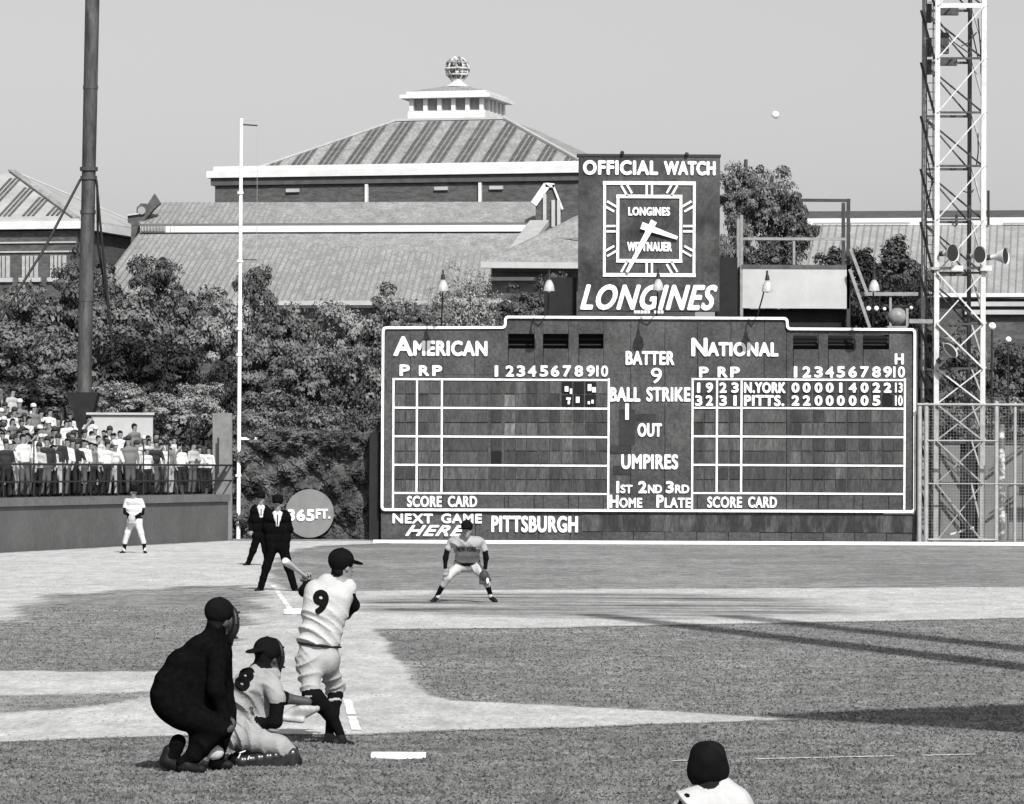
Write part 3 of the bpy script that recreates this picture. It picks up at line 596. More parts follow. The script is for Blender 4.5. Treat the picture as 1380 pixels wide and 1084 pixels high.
o = MB(); o.bar(P(300, 730, 129.6), P(300, 557, 129.6), .62, .35); ep = o.build('end_pillar', mat('pillar grey', .16, .15, 1.2, .8, fine=.12, fscale=8), None, G(300, 729)); tag(ep, 'broad grey pillar closing the bleacher end beside the foul pole', 'pillar')
o = MB().bar(P(294, 640, 129.2), P(294, 590, 129.2), .06).bar(P(288, 655, 129.2), P(306, 628, 129.2), .07).build('rail_bracket', MDK, None, P(294, 640, 129.2)); tag(o, 'dark iron bracket fixed on the grey end pillar', 'bracket')
o = MB(); bx(o, 118, 559, 206, 600, 134.5, .15); bx(o, 116, 556.5, 207.5, 559, 134.4, .3); wp = o.build('white_shed_wall', mat('whitewashed boards', .40, .08, 2), None, P(162, 600, 134.5)); tag(wp, 'whitewashed shed wall behind the crowd right of the mast', 'shed')
# ================================================================== MUSEUM BUILDINGS BEHIND
A15 = math.radians(15); E1 = Vector((math.cos(A15), -math.sin(A15), 0)); E2 = Vector((math.sin(A15), math.cos(A15), 0)); ZV = Vector((0, 0, 1))
MBR = mat('old brick', .045, v2=.10, scale=1.2, lo=.3, hi=.7, rough=.9, fine=.25, fscale=3.5, stretch=(1, 1, 3)); MCO = mat('white cornice', .56, .08, 1, .7)
MRF = mat('slate roof', .175, v2=.29, scale=1.3, lo=.3, hi=.7, rough=.85, fine=.25, fscale=6, stretch=(1, .4, 1)); MRL = mat('light lead', .36, .12, 1, .6); MSK = mat('skylight glass', .085, .3, 2, .35, spec=.5); MSG = mat('skylight grey glazing', .20, .2, 2, .4)
def loc_box(mb, C, a0, a1, b0, b1, z0, z1):
    q = lambda a, b, z: Vector((C.x, C.y, 0))+E1*a+E2*b+ZV*z
    return mb.prism([q(a0, b0, z0), q(a1, b0, z0), q(a1, b1, z0), q(a0, b1, z0)], ZV*(z1-z0))
C0 = P(278, 240, 292); zc = C0.z
hall = thing('exhibition_hall', 'large brick hall with white cornice, striped hipped roof and windowed cupola behind the trees', 'building', Vector((C0.x, C0.y, 0)))
loc_box(MB(), C0, .5, 30, .5, 29.5, 0, zc-.55).build('wall', MBR, hall)
loc_box(MB(), C0, .25, 30.25, .25, 29.75, zc-.54, zc-.02).build('frieze', mat('brick mould', .07, .2, 2), hall)  # frieze in its own dark brick tone
for k in range(0): loc_box(MB(), C0, .7, 30, .42-.1*k, .5, zc-1.3-.5*k, zc-1.2-.5*k).build('string_course', MRL, hall)
loc_box(MB(), C0, 0, 30.5, 0, 30, zc, zc+.5).build('cornice', MCO, hall); loc_box(MB(), C0, .4, 30.1, .4, 29.6, zc+.51, zc+.85).build('cornice', MCO, hall)
for a in (12.0, 20.5): loc_box(MB(), C0, a, a+.22, .25, .49, zc-2.3, zc-.6).build('downpipe', MCO, hall)
for a in (6, 17.2, 21.3): loc_box(MB(), C0, a, a+1.0, .3, .49, zc-1.1, zc-.85).build('vent_grille', MRL, hall)
# hipped roof
a0, a1, b0, b1 = 2.9, 27.6, 2.9, 27.6; ins = 8.1; zr = zc+.86; zt = P(612, 167.5, 302).z
Q = lambda a, b, z: Vector((C0.x, C0.y, 0))+E1*a+E2*b+ZV*z
rf = MB(); v = [Q(a0,b0,zr),Q(a1,b0,zr),Q(a1,b1,zr),Q(a0,b1,zr),Q(a0+ins,b0+ins,zt),Q(a1-ins,b0+ins,zt),Q(a1-ins,b1-ins,zt),Q(a0+ins,b1-ins,zt)]
rf.add(v, [(0,1,5,4),(1,2,6,5),(2,3,7,6),(3,0,4,7),(4,5,6,7),(3,2,1,0)]); roof = rf.build('roof', MRF, hall)
def fplane(s, t, up):   # point on front slope: s along the eave, t 0..1 up the slope
    return Q(a0+s, b0+ins*t, zr+(zt-zr)*t)+(-E2*.45+ZV*.85)*up
Wd = a1-a0; ns = 12
for k in range(ns):
    sc_ = 1.0+k*(Wd-2.0)/(ns-1); 
    for j in (-1, 0, 1):
        s = sc_+j*.42; tmax = min(.97, (s-.15)/ins, (Wd-s-.15)/ins)
        if tmax < .1: continue
        m = MB(); m.prism([fplane(s-.13, .04, .02), fplane(s+.13, .04, .02), fplane(s+.13, tmax, .02), fplane(s-.13, tmax, .02)], (-E2*.45+ZV*.85)*.05); m.build('skylight', MSK if j else MSK, roof)
    s = sc_; tmax = min(.97, (s-.6)/ins, (Wd-s-.6)/ins)
    if tmax > .12:
        m = MB(); m.prism([fplane(s-.62, .03, .01), fplane(s+.62, .03, .01), fplane(s+.62, tmax, .01), fplane(s-.62, tmax, .01)], (-E2*.45+ZV*.85)*.03); m.build('skylight_frame', MSG, roof)
for (i, j) in ((0, 4), (1, 5), (4, 5)): MB().bar(v[i]+ZV*.08, v[j]+ZV*.08, .3, .16).build('hip_cap', MRL, roof)
# cupola
ca, cb = a0+ins+.75, b0+ins+.9; cw = 6.0; cu = lambda mb, i, z0, z1: loc_box(mb, C0, ca+i, ca+cw-i, cb+i, cb+cw-i, z0, z1)
dz = lambda yy: P(612, yy, 303).z
cu(MB(), 0, dz(168), dz(154.5)).build('cupola_base', MCO, hall); cu(MB(), .35, dz(154.4), dz(138)).build('cupola_core', MSG, hall)
for i in range(6):
    a = ca+.05+(cw-.55)*i/5
    for bb in ((cb+.02, cb+.34), (cb+cw-.34, cb+cw-.02)): loc_box(MB(), C0, a+.06, a+.38, bb[0], bb[1], dz(154.3), dz(138.2)).build('cupola_pillar', MCO, hall)
    b = cb+.05+(cw-.55)*i/5
    if 0 < i: loc_box(MB(), C0, ca+cw-.33, ca+cw-.01, b, b+.4, dz(154.3), dz(138.2)).build('cupola_pillar', MCO, hall)
loc_box(MB(), C0, ca-.5, ca+cw+.5, cb-.5, cb+cw+.5, dz(138), dz(133)).build('cupola_cornice', MCO, hall); loc_box(MB(), C0, ca-.1, ca+cw+.1, cb-.1, cb+cw+.1, dz(132.9), dz(128.5)).build('cupola_cornice', MCO, hall)
cr = MB(); ap = [Q(ca+cw/2+i*.5, cb+cw/2+j*.5, dz(117)) for i, j in ((-1,-1),(1,-1),(1,1),(-1,1))]; ba = [Q(ca+(cw/2)*(1+i*1.0), cb+(cw/2)*(1+j*1.0), dz(128.4)) for i, j in ((-1,-1),(1,-1),(1,1),(-1,1))]
cr.add(ba+ap, [(0,1,5,4),(1,2,6,5),(2,3,7,6),(3,0,4,7),(4,5,6,7)]).build('cupola_roof', MRF, hall)
cc = Q(ca+cw/2, cb+cw/2, 0)
MB().tube([(cc.x, cc.y, dz(118)), (cc.x, cc.y, dz(114)), (cc.x, cc.y, dz(111)), (cc.x, cc.y, dz(108))], [.95, .6, .42, .55], 12).build('finial_neck', MCO, hall)
m = MB(); bc = Vector((cc.x, cc.y, dz(94))); R_ = .9
for k in range(5):
    th = math.pi*k/5+.2; m.tube([bc+Vector((math.cos(th)*math.cos(a_)*R_, math.sin(th)*math.cos(a_)*R_, math.sin(a_)*R_)) for a_ in [2*math.pi*i/20 for i in range(21)]], .075, 5, False)
for z_ in (-.5, 0, .5):
    rr = math.sqrt(1-z_*z_)*R_; m.tube([bc+Vector((math.cos(a_)*rr, math.sin(a_)*rr, z_*R_)) for a_ in [2*math.pi*i/20 for i in range(21)]], .085, 5, False)
for k in range(60):
    q_ = Vector(RNG.normal(size=3)).normalized()*R_*.86; m.ball(bc+q_, .13, 5)
m.build('finial_ball', mat('weathered ball', .16, v2=.6, scale=2.2, lo=.4, hi=.6), hall); MB().ball(bc, .62, 10).build('finial_core', mat('finial dark', .16), hall)
# long lower wing: two slopes with a white clerestory band between
wing = thing('long_wing', 'long low museum wing with two grey slate slopes and white band windows below the hall', 'building', Vector((P(450, 300, 262).x, 262, 0)))
def slab(pts, th=.25, down=None):
    m = MB(); return m.prism(pts, down if down else (0, 0, -th))
slab([P(188,301,262), P(724,299,256), P(728,272,262), P(208,273,268)]).build('roof', MRF, wing)
slab([P(186,304.5,261.7), P(722,302.5,255.7), P(722,299.8,255.6), P(186,301.8,261.6)], down=(0, .5, 0)).build('gutter', mat('gutter grey', .25), wing)
slab([P(189,313.5,261.5), P(722,312,255.5), P(722,303,255.5), P(189,305,261.5)], down=(0, 3, 0)).build('clerestory_band', MCO, wing)
for x0, x1 in ((190,223),(228,266)):
    wd_ = slab([P(x0,311.5,261.35), P(x1,311.5,261.0), P(x1,305,261.0), P(x0,305,261.35)], down=(0, .2, 0)).build('window', MSG, wing)
    for k in range(8): xx = x0+(x1-x0)*(k+.5)/8; slab([P(xx-.4,311.5,260.95), P(xx+.4,311.5,260.95), P(xx+.4,305,260.95), P(xx-.4,305,260.95)], down=(0, .1, 0)).build('glazing_bar', MRL, wd_)
slab([P(120,408,246), P(716,407,240), P(722,312.5,256), P(189,313.5,262)]).build('roof', MRF, wing)
slab([P(118,412,245.7), P(716,411,239.7), P(716,405,239.6), P(118,406,245.6)], down=(0, .6, 0)).build('gutter', MCO, wing)
q0 = P(120,412,246.5); q1 = P(716,411,240.5); MB().prism([(q0.x, q0.y, 0), (q1.x, q1.y, 0), (q1.x, q1.y+14, 0), (q0.x, q0.y+14, 0)], (0, 0, q0.z-.2)).build('wall', MBR, wing)
# slate courses and standing ribs read as fine slanting lines
m = MB()
for k in range(70):
    f = k/69; a = P(120+(716-120)*f, 406.5, 246-6*f); b = P(189+(722-189)*f, 314, 262-6*f); m.bar(a+ZV*.03, b+ZV*.03, .09, .02)
    a = P(188+(724-188)*f, 300.5, 262-6*f); b = P(208+(728-208)*f, 273, 268-6*f); m.bar(a+ZV*.02, b+ZV*.02, .09, .02)
o = m.build('roof_rib', mat('slate rib', .185, .1, 3), wing); o['kind'] = 'stuff'
gb = thing('gable_parapet', 'brick gable parapet with pale stone coping rising at the right end of the long roof', 'gable', P(738, 330, 255))
slab([P(722,318,255), P(722,272,255), P(738,250,255), P(748,256,255), P(757,285,255), P(757,318,255)], down=(0, 1.0, 0)).build('wall', MBR, gb)
for a, b, ww in (((719,276),(737,250),1.0),((735,250),(747,251),.6),((745,250),(758,283),.3)): MB().bar(P(*a, 255.3), P(*b, 255.3), 1.0, ww*.45).build('coping', MCO, gb)
for xx in (734, 745.5, 753): MB().bar(P(xx, 270 if xx > 740 else 262, 254.9), P(xx, 306, 254.9), .22).build('pilaster', MRL, gb)
MB().bar(P(727,300,254), P(694,345,243), 1.2, .3).build('valley_flashing', MRL, gb)
pv = thing('side_pavilion', 'brick pavilion with grey hipped roof and white eave left of the clock sign', 'building', Vector((P(720, 400, 242).x, 243, 0)))
slab([P(650,353,240), P(800,355,238), P(800,284,248), P(779,290,248), P(722,323,245)]).build('roof', MRF, pv)
slab([P(648,361,239.7), P(800,362,237.7), P(800,354,237.6), P(648,353,239.6)], down=(0, .6, 0)).build('gutter', MCO, pv)
MB().bar(P(718,321,244.6), P(800,322,241.5), .1).build('lead_line', mat('gutter grey', .25), pv)
q0 = P(662,362,241); q1 = P(800,362,239); MB().prism([(q0.x, q0.y, 0), (q1.x, q1.y, 0), (q1.x, q1.y+8, 0), (q0.x, q0.y+8, 0)], (0, 0, q0.z)).build('wall', MBR, pv)
MB().bar(P(662,376,240.7), P(722,376,239.8), .5, .2).build('string_course', MRL, pv)
m = MB(); m.prism([P(662,366,240.6), P(800,367,238.6), P(800,362.4,238.6), P(662,361.4,240.6)], (0, .3, 0)).build('frieze', mat('brick mould', .07), pv)
sg = thing('scroll_gable', 'small dark brick scrolled gable between the left pavilion and the long wing', 'gable', P(192, 320, 262.5))
slab([P(*p, 262.5) for p in ((176,345),(177,303),(172,300),(172,290),(184,288),(184,280),(190,274),(199,275),(208,261),(216,274),(206,283),(190,303),(190,345))], down=(0, .9, 0)).build('wall', MBR, sg)
MB().tube([P(191,284,262.4)-Vector((0,.1,0)), P(191,284,262.4)+Vector((0,.2,0))], .26, 12).build('scroll', mat('gutter grey', .25), sg); slab([P(172,291,262.3), P(187,289,262.3), P(187,287,262.3), P(172,289,262.3)], down=(0, 1.1, 0)).build('coping', MRL, sg)
# left pavilion: pyramid roof
CL = P(110, 308, 258); ze = CL.z; lp = thing('left_pavilion', 'brick pavilion with pyramid roof and white eave at the far left', 'building', Vector((CL.x, CL.y, 0)))
QL = lambda a, b, z: Vector((CL.x, CL.y, 0))+E1*a+E2*b+ZV*z
MB().prism([QL(-.5,.5,0), QL(-16,.5,0), QL(-16,15.5,0), QL(-.5,15.5,0)], ZV*(ze-.1)).build('wall', MBR, lp)
MB().prism([QL(0,0,ze), QL(-16.5,0,ze), QL(-16.5,16,ze), QL(0,16,ze)], ZV*.5).build('cornice', MCO, lp); MB().prism([QL(-.3,.3,ze+.51), QL(-16.2,.3,ze+.51), QL(-16.2,15.7,ze+.51), QL(-.3,15.7,ze+.51)], ZV*.16).build('cornice', MRL, lp)
apx = P(20, 235, 268); rb = [QL(-.6,.6,ze+.68), QL(-15.9,.6,ze+.68), QL(-15.9,15.4,ze+.68), QL(-.6,15.4,ze+.68)]
ax_ = QL(-8.1, 8, 0); apx = Vector((ax_.x, ax_.y, apx.z+.2)); lr = MB().add(rb+[apx], [(0,1,4),(1,2,4),(2,3,4),(3,0,4)]).build('roof', mat('pale lead roof', .27, v2=.36, scale=.6), lp)
MB().bar(rb[0]+ZV*.06, apx+ZV*.06, .5, .1).build('hip_cap', MRF, lr); MB().bar(rb[3]+ZV*.06, apx+ZV*.06, .12, .1).build('hip_cap', MRL, lr)
for k in range(8):
    f = .12+.76*k/7; base = rb[0].lerp(rb[1], f); tmx = min(f, 1-f)*2*.93; mid = rb[0].lerp(rb[1], .5); top = base+(apx-mid)*tmx; base = base+(apx-mid)*.05
    if (top-base).dot(apx-mid) <= 0: continue
    for j in (-.28, .0, .28): MB().bar(base+E1*j*1.2+ZV*.05, top+E1*j*1.2+ZV*.05, .17, .05).build('skylight', MSK, lr)
for k in range(8):
    a = -1.2-k*1.95
    w_ = MB().prism([QL(a-1.1,.36,ze-3.1), QL(a,.36,ze-3.1), QL(a,.36,ze-1.7), QL(a-1.1,.36,ze-1.7)], E2*.1).build('window', mat('pale window glass', .34, .2, 3, .4), lp)
    for j in range(3): MB().prism([QL(a-.3-j*.28,.3,ze-3.1), QL(a-.25-j*.28,.3,ze-3.1), QL(a-.25-j*.28,.3,ze-1.7), QL(a-.3-j*.28,.3,ze-1.7)], E2*.05).build('glazing_bar', MSK, w_)
    MB().prism([QL(a-1.3,.3,ze-3.4), QL(a+.2,.3,ze-3.4), QL(a+.2,.3,ze-3.12), QL(a-1.3,.3,ze-3.12)], E2*.19).build('sill', MRL, lp)
for k in (0, 1): MB().prism([QL(-15.9,.38,ze-.9-k*.6), QL(-.55,.38,ze-.9-k*.6), QL(-.55,.38,ze-.8-k*.6), QL(-15.9,.38,ze-.8-k*.6)], E2*.11).build('string_course', MRL, lp)
# right museum wing
rw = thing('right_wing', 'long museum wing with white clerestory band and grey roof at the right', 'building', Vector((P(1250, 300, 230).x, 232, 0)))
slab([P(1085,291.5,234.48), P(1460,289.5,234.48), P(1460,283,238), P(1085,285,238)], down=(0, 0, -.12)).build('roof', mat('dark roof edge', .07, .2, 2), rw)
slab([P(1088,304,234.5), P(1460,303,234.5), P(1460,290,234.5), P(1088,292,234.5)], down=(0, 3, 0)).build('clerestory_band', MCO, rw)
for x0, x1 in ((1096,1226),(1352,1460)): MB().bar(P(x0,301.5,234.2), P(x1,300.8,234.2), .1).build('gutter', mat('gutter grey', .25), rw)
slab([P(1070,397,222), P(1460,396,222), P(1460,303.5,234.4), P(1088,304.5,234.4)]).build('roof', mat('right slate roof', .22, v2=.30, scale=.7, fine=.12, fscale=4), rw)
slab([P(1070,401,221.7), P(1460,400,221.7), P(1460,395,221.7), P(1070,396,221.7)], down=(0, .5, 0)).build('gutter', MCO, rw)
q0 = P(1072,401,222.4); q1 = P(1460,400,222.4); MB().prism([(q0.x, q0.y, 0), (q1.x, q1.y, 0), (q1.x, q1.y+11, 0), (q0.x, q0.y+11, 0)], (0, 0, q0.z)).build('wall', MBR, rw)
for yy in (410, 421): MB().bar(P(1300,yy,222.1), P(1460,yy,222.1), .3, .25).build('string_course', MRL, rw)
m = MB(); 
for k in range(40): f = k/39; m.bar(P(1072+386*f, 396.5, 222)+ZV*.04, P(1090+368*f, 304.5, 234.4)+ZV*.04, .07, .06)
o = m.build('roof_rib', mat('slate rib', .185, .1, 3), rw); o['kind'] = 'stuff'
for xx in (1289, 1332): MB().tube([P(xx, 304, 234), P(xx, 257 if xx == 1332 else 290, 234)], .08, 6).build('vent_pipe', MDK, rw)

# ================================================================== TREES
def crown_mesh(name, R, hz, n, nc, seed, m, leaf=.24, shape='round'):
    r = np.random.default_rng(seed)
    c = r.normal(size=(nc, 3)); c /= np.linalg.norm(c, axis=1)[:, None]; rad = (.45+.55*r.random(nc)**.6)[:, None]
    c = c*rad*np.array([R*.8, R*.8, hz*.82]); c[:, 2] *= np.where(c[:, 2] < 0, .85, 1); c += r.normal(size=c.shape)*.12*R
    if shape == 'cone': f = np.clip(1-(c[:, 2]+hz)/(2*hz), .05, 1); c[:, :2] *= f[:, None]*1.2
    cr = R*(.11+.22*r.random(nc)**1.5)
    if shape == 'cone': cr *= .85
    i = r.integers(0, nc, n); d = r.normal(size=(n, 3)); d /= np.linalg.norm(d, axis=1)[:, None]; d[:, 2] = np.abs(d[:, 2])*np.where(r.random(n) < .75, 1, -1)
    pos = c[i]+d*(cr[i]*(.55+.55*r.random(n)))[:, None]*np.array([1.25, 1.25, .75]); nr = d*1.2+.5*c[i]/R+r.normal(size=(n, 3))*.38; nr[:, 2] += .2
    nr /= np.linalg.norm(nr, axis=1)[:, None]; t = np.cross(nr, r.normal(size=(n, 3))); t /= np.linalg.norm(t, axis=1)[:, None]; b = np.cross(nr, t)
    s = (leaf*(.5+.9*r.random(n)))[:, None]; k = s*(.5+.35*r.random(n))[:, None]; dp = nr*s*.15
    V = np.stack([pos-t*s*.5, pos-b*k*.5+dp, pos+t*s*.5, pos+b*k*.5+dp], 1).reshape(-1, 3)
    return mesh_np(name, V, np.arange(4*n).reshape(-1, 4), [m])
CR = [crown_mesh('crown', 3, 2.4, 8000, 46, s, ML[0], .24) for s in (1, 2, 3)]+[crown_mesh('crown', 2, 3.2, 7000, 100, 9, ML[4], .2, 'cone')]+[crown_mesh('crown', 3, 2.2, 8000, 110, 11, ML[3], .17)]
MTK = mat('bark', .05, .4, 4, .9)
def tree(px, top, d, wpx, hpx, label, kind=0, mt=0, name='tree', trunk=True, cat='tree', grp=None):
    """crown wpx x hpx px with its top at pixel row top"""
    s = F/d; R0, Z0 = ((3, 2.4), (3, 2.4), (3, 2.4), (2, 3.2), (3, 2.2))[kind]
    c = P(px, top+hpx/2, d); base = Vector((c.x, d, 0)); t = thing(name, label, cat, base, grp)
    o = bpy.data.objects.new('crown', CR[kind]); COL.objects.link(o); o.parent = t; ORG[o.name] = ORG[t.name]
    o.location = (0, 0, c.z); o.scale = (wpx/s/2/R0*.93, wpx/s/2/R0*.9, hpx/s/2/Z0*.93); o.rotation_euler = (0, 0, random.uniform(0, 6.28))
    o.material_slots[0].link = 'OBJECT'; o.material_slots[0].material = ML[mt]
    if d < 133: m = MB(); [m.tube([Vector((c.x+q*.25, d+.3, c.z-.7)), Vector((c.x+q*.35, d+.1, c.z+.3))], [.03, .012], 5) for q in (-1, 0, 1)]; m.build('stem', MTK, t); return t
    h = c.z; m = MB(); r0 = .09+.02*h; b = base
    m.tube([b, b+Vector((.05, 0, h*.4)), b+Vector((-.08, .05, h*.8)), b+Vector((0, 0, h*1.1))], [r0, r0*.8, r0*.55, r0*.2], 8)
    for k in range(6):
        a = random.uniform(0, 6.28); z = h*(.55+.08*k); L_ = wpx/s*.3; m.tube([b+Vector((0, 0, z)), b+Vector((math.cos(a)*L_*.5, math.sin(a)*L_*.5, z+L_*.35)), b+Vector((math.cos(a)*L_, math.sin(a)*L_, z+L_*.7))], [r0*.4, r0*.28, r0*.08], 5)
    m.build('trunk', MTK, t); return t
TL = [ # px, top, d, w, h, kind, mt, label
 (30,362,176,150,150,0,1,'leafy tree at the far left below the left pavilion eave'),
 (120,338,180,130,140,1,0,'dark tree behind the steel mast, its top over the brick wall'),
 (208,338,186,96,120,2,0,'dark tree top before the left end of the long slate roof'),
 (165,372,168,150,150,1,1,'broad tree just right of the steel mast'),
 (262,368,172,130,140,0,1,'mid grey tree left of the foul pole in front of the slate roof'),
 (345,352,184,70,120,2,0,'narrow dark tree top just right of the foul pole'),
 (298,392,166,110,120,1,2,'lighter tree touching the foul pole on its left'),
 (380,392,170,110,130,0,1,'tree between foul pole and scoreboard, leftmost of the middle group'),
 (452,398,172,120,140,2,2,'tree left of the scoreboard below the white gutter'),
 (520,385,178,110,130,1,1,'tree rising over the left top corner of the scoreboard'),
 (0,420,160,170,130,2,1,'wide tree above the highest bleacher rows at the picture edge'),
 (75,425,158,130,130,0,1,'bushy tree left of the mast shaft above the crowd'),
 (180,436,158,110,110,1,4,'dark tree right of the mast over the whitewashed shed'),
 (225,452,157,120,130,2,4,'deep dark tree in the hollow left of the foul pole'),
 (345,440,158,110,120,0,1,'bushy tree behind the foul pole above the ivy wall'),
 (420,450,156,130,130,1,1,'tree above the distance marker disc'),
 (488,455,158,110,130,2,1,'tree touching the left edge of the scoreboard'),
 (300,470,157,90,110,0,4,'very dark tree between pale bush and foul pole'),
 (470,420,175,130,150,0,4,'dark tree behind the others left of the scoreboard top'),
 (395,430,175,120,150,1,4,'dark tree behind, between foul pole and scoreboard'),
 (90,395,183,150,150,2,4,'dark tree directly behind the mast shaft'),
 (1195,335,167,110,120,0,4,'dark tree filling the gap behind the tallest conifer'),
 (1150,322,168,110,110,0,0,'broad dark tree between camera stand and conifers'),
 (1235,345,169,70,130,2,0,'dark tree just left of the lattice tower legs'),
 (1115,345,167,80,100,1,4,'dark tree behind the camera stand right post'),
 (395,572,132.2,70,44,2,1,'small bush hanging over the ivy wall top above the umpires'),
 (455,574,132.2,80,42,1,0,'small dark bush hanging over the ivy wall near the scoreboard'),
 (350,572,132.2,50,40,0,1,'small bush hanging over the ivy wall beside the foul pole'),
 (165,505,146,110,66,0,2,'round bush beside the mast bracket above the shed'),
 (235,520,145,110,80,1,2,'pale round bush above the right end of the crowd'),
 (275,512,147,80,80,2,2,'pale bush beside the top of the grey end pillar'),
 (355,520,145,120,100,2,1,'bush spilling over the ivy wall right of the foul pole'),
 (430,530,144,120,96,0,1,'bush above the ivy wall over the disc'),
 (492,540,145,80,96,1,0,'dark bush against the scoreboard left edge above the ivy'),
 (40,500,150,150,70,1,0,'low dark bush behind the top bleacher row'),
 (625,362,168,106,110,4,3,'very pale sparkling tree above the scoreboard left wing'),
 (585,400,166,70,70,4,2,'smaller tree left of the pale sparkling tree'),
 (560,405,165,60,60,0,1,'low tree top peeping over the scoreboard left wing'),
 (700,385,176,90,80,1,0,'dark tree before the pavilion wall left of the black hut'),
 (745,362,182,60,90,2,0,'dark tree beside the clock sign left edge'),
 (1005,205,168,92,110,0,1,'tall tree whose crown tops the clock sign on its right'),
 (1040,228,165,96,110,1,1,'tall leaning tree crown right of the clock sign'),
 (992,280,160,60,110,2,1,'lighter tree crown low beside the clock sign right edge'),
 (1060,262,170,100,110,2,0,'dark tree crown behind the camera stand top rail'),
 (1030,318,164,110,90,0,0,'dark tree under the crown beside the clock sign'),
 (1125,318,160,90,120,3,0,'small pointed dark tree behind the steel stair'),
 (1165,318,162,90,130,3,4,'pointed dark conifer right of the steel stair'),
 (1207,298,164,110,150,3,0,'tallest pointed dark conifer left of the lattice tower'),
 (1185,355,158,110,110,0,4,'dense dark bush before the conifers near the globe'),
 (1130,372,158,80,80,1,4,'dense dark bush behind the stair foot'),
 (1225,372,160,60,100,2,4,'dark bush between conifers and lattice tower'),
 (1290,435,160,90,120,1,1,'mid grey tree seen through the lattice tower'),
 (1300,510,156,90,110,0,1,'low tree seen through the tower at fence height'),
 (1365,455,164,110,110,2,0,'dark tree right of the tower below the street lamps'),
 (1345,520,158,120,100,1,1,'low tree behind the right fence posts'),
 (1085,400,166,100,60,2,4,'low dark bush seen under the camera stand'),
]
for i, (px, top, d, wp_, hp_, kd, mt_, lb) in enumerate(TL): tree(px, top, d, wp_, hp_, lb, kd, mt_, name='conifer' if kd == 3 else ('bush' if 'bush' in lb else 'tree'), cat='bush' if 'bush' in lb else 'tree')
# shaded woodland floor rising behind the outfield walls
mh = MB(); mh.add([(-40,141,0),(40,141,0),(40,215,3.2),(-40,215,3.2)], [(0,1,2,3)]); o = mh.build('wooded_slope', mat('leaf litter', .035, .4, 1, .9)); tag(o, kind='structure')
a_ = P(-60, 600, 152); b_ = P(500, 600, 152)
def under(n):
    X = -20+36*RNG.random(n); Y = 141+30*RNG.random(n); Z = (Y-141)*.043+3.2*RNG.random(n)**1.5
    return np.stack([X, Y, Z], 1), RNG.normal(size=(n, 3))+np.array([0, -.5, .6])
me = leafcloud(16000, under, .3, 'undergrowth', ML[4]); o = bpy.data.objects.new('undergrowth', me); link(o); tag(o, 'tangled dark undergrowth between the trunks behind the outfield walls', 'undergrowth', kind='stuff')
# ================================================================== GRANDSTAND + FLOODLIGHT behind the camera (its roof and legs throw the shadows on the right)
gs = thing('grandstand', 'corner of the grandstand roof behind the field whose shadow falls on the grass at right', 'grandstand', Vector((16, 6, 0)))
hz = 18.0; k_ = hz/math.tan(math.radians(SUN_EL)); sh = Vector((math.sin(math.radians(SUN_AZ))*k_, -math.cos(math.radians(SUN_AZ))*k_, hz))
w0 = G(1050, 968); e1 = (G(1380, 955)-w0).normalized(); e2 = (G(1380, 988)-w0).normalized(); k0 = w0+sh
MB().prism([k0, k0+e2*22, k0+e2*22+e1*22, k0+e1*22], (0, 0, .5)).build('roof', MDK, gs)
for s_, t_ in ((20, 1), (20, 20), (8, 20), (20, 10)): p_ = k0+e2*s_+e1*t_; MB().bar((p_.x, p_.y, 0), (p_.x, p_.y, hz), .4).build('column', MDK, gs)
fl = thing('floodlight_mast', 'twin legged floodlight mast whose long thin shadows cross the infield grass at right', 'mast', Vector((15.5, 21, 0))); hz = 30.0; k_ = hz/math.tan(math.radians(SUN_EL)); sh = Vector((math.sin(math.radians(SUN_AZ))*k_, -math.cos(math.radians(SUN_AZ))*k_, 0))
for (px, py) in ((800, 829), (985, 831)):
    q = G(px, py)+sh; MB().tube([(q.x, q.y, 0), (q.x, q.y, hz)], [.46, .34], 10).build('leg', MDK, fl)
# ball in flight
o = MB().ball(P(1045, 155, 39), .037, 16).build('baseball', mat('ball leather', .8, .05, 40), None, P(1045, 155, 39)); tag(o, 'white baseball high in the air against the grey sky at right', 'baseball')
# ================================================================== PEOPLE
SKIN = mat('skin', .20, .1, 12, .55, spec=.35); SKIND = mat('skin shaded', .05, .1, 12, .55); HAIR = mat('dark hair', .008, .3, 30, .9, spec=.05)  # the darker skin has the shade of cap and mask painted in
BLK = mat('black wool suit', .0045, .3, 20, 1.0, spec=.0); SOCK = mat('black stockings', .006, .2, 30, .95, spec=.03); SHOE = mat('black leather', .008, .2, 20, .6, spec=.15); CAPM = mat('black cap felt', .0055, .2, 20, .9, spec=.05)
WHT = mat('white flannel', .41, .05, 9, .95, bump=.2, bscale=40, spec=.1); GRY = mat('grey flannel', .27, .08, 9, .95, bump=.2, bscale=40, spec=.1); WOOD = mat('ash wood', .5, .12, 3, .4, stretch=(6, 6, 1)); LEA = mat('glove leather', .03, .3, 9, .6); LEAL = mat('worn pale leather', .34, .2, 9, .6)
SHIRT = mat('white shirt', .52, .04, 5, .9)
def J(d0):
    return lambda px, py, off=0.0: np.array(P(px, py, d0+off))
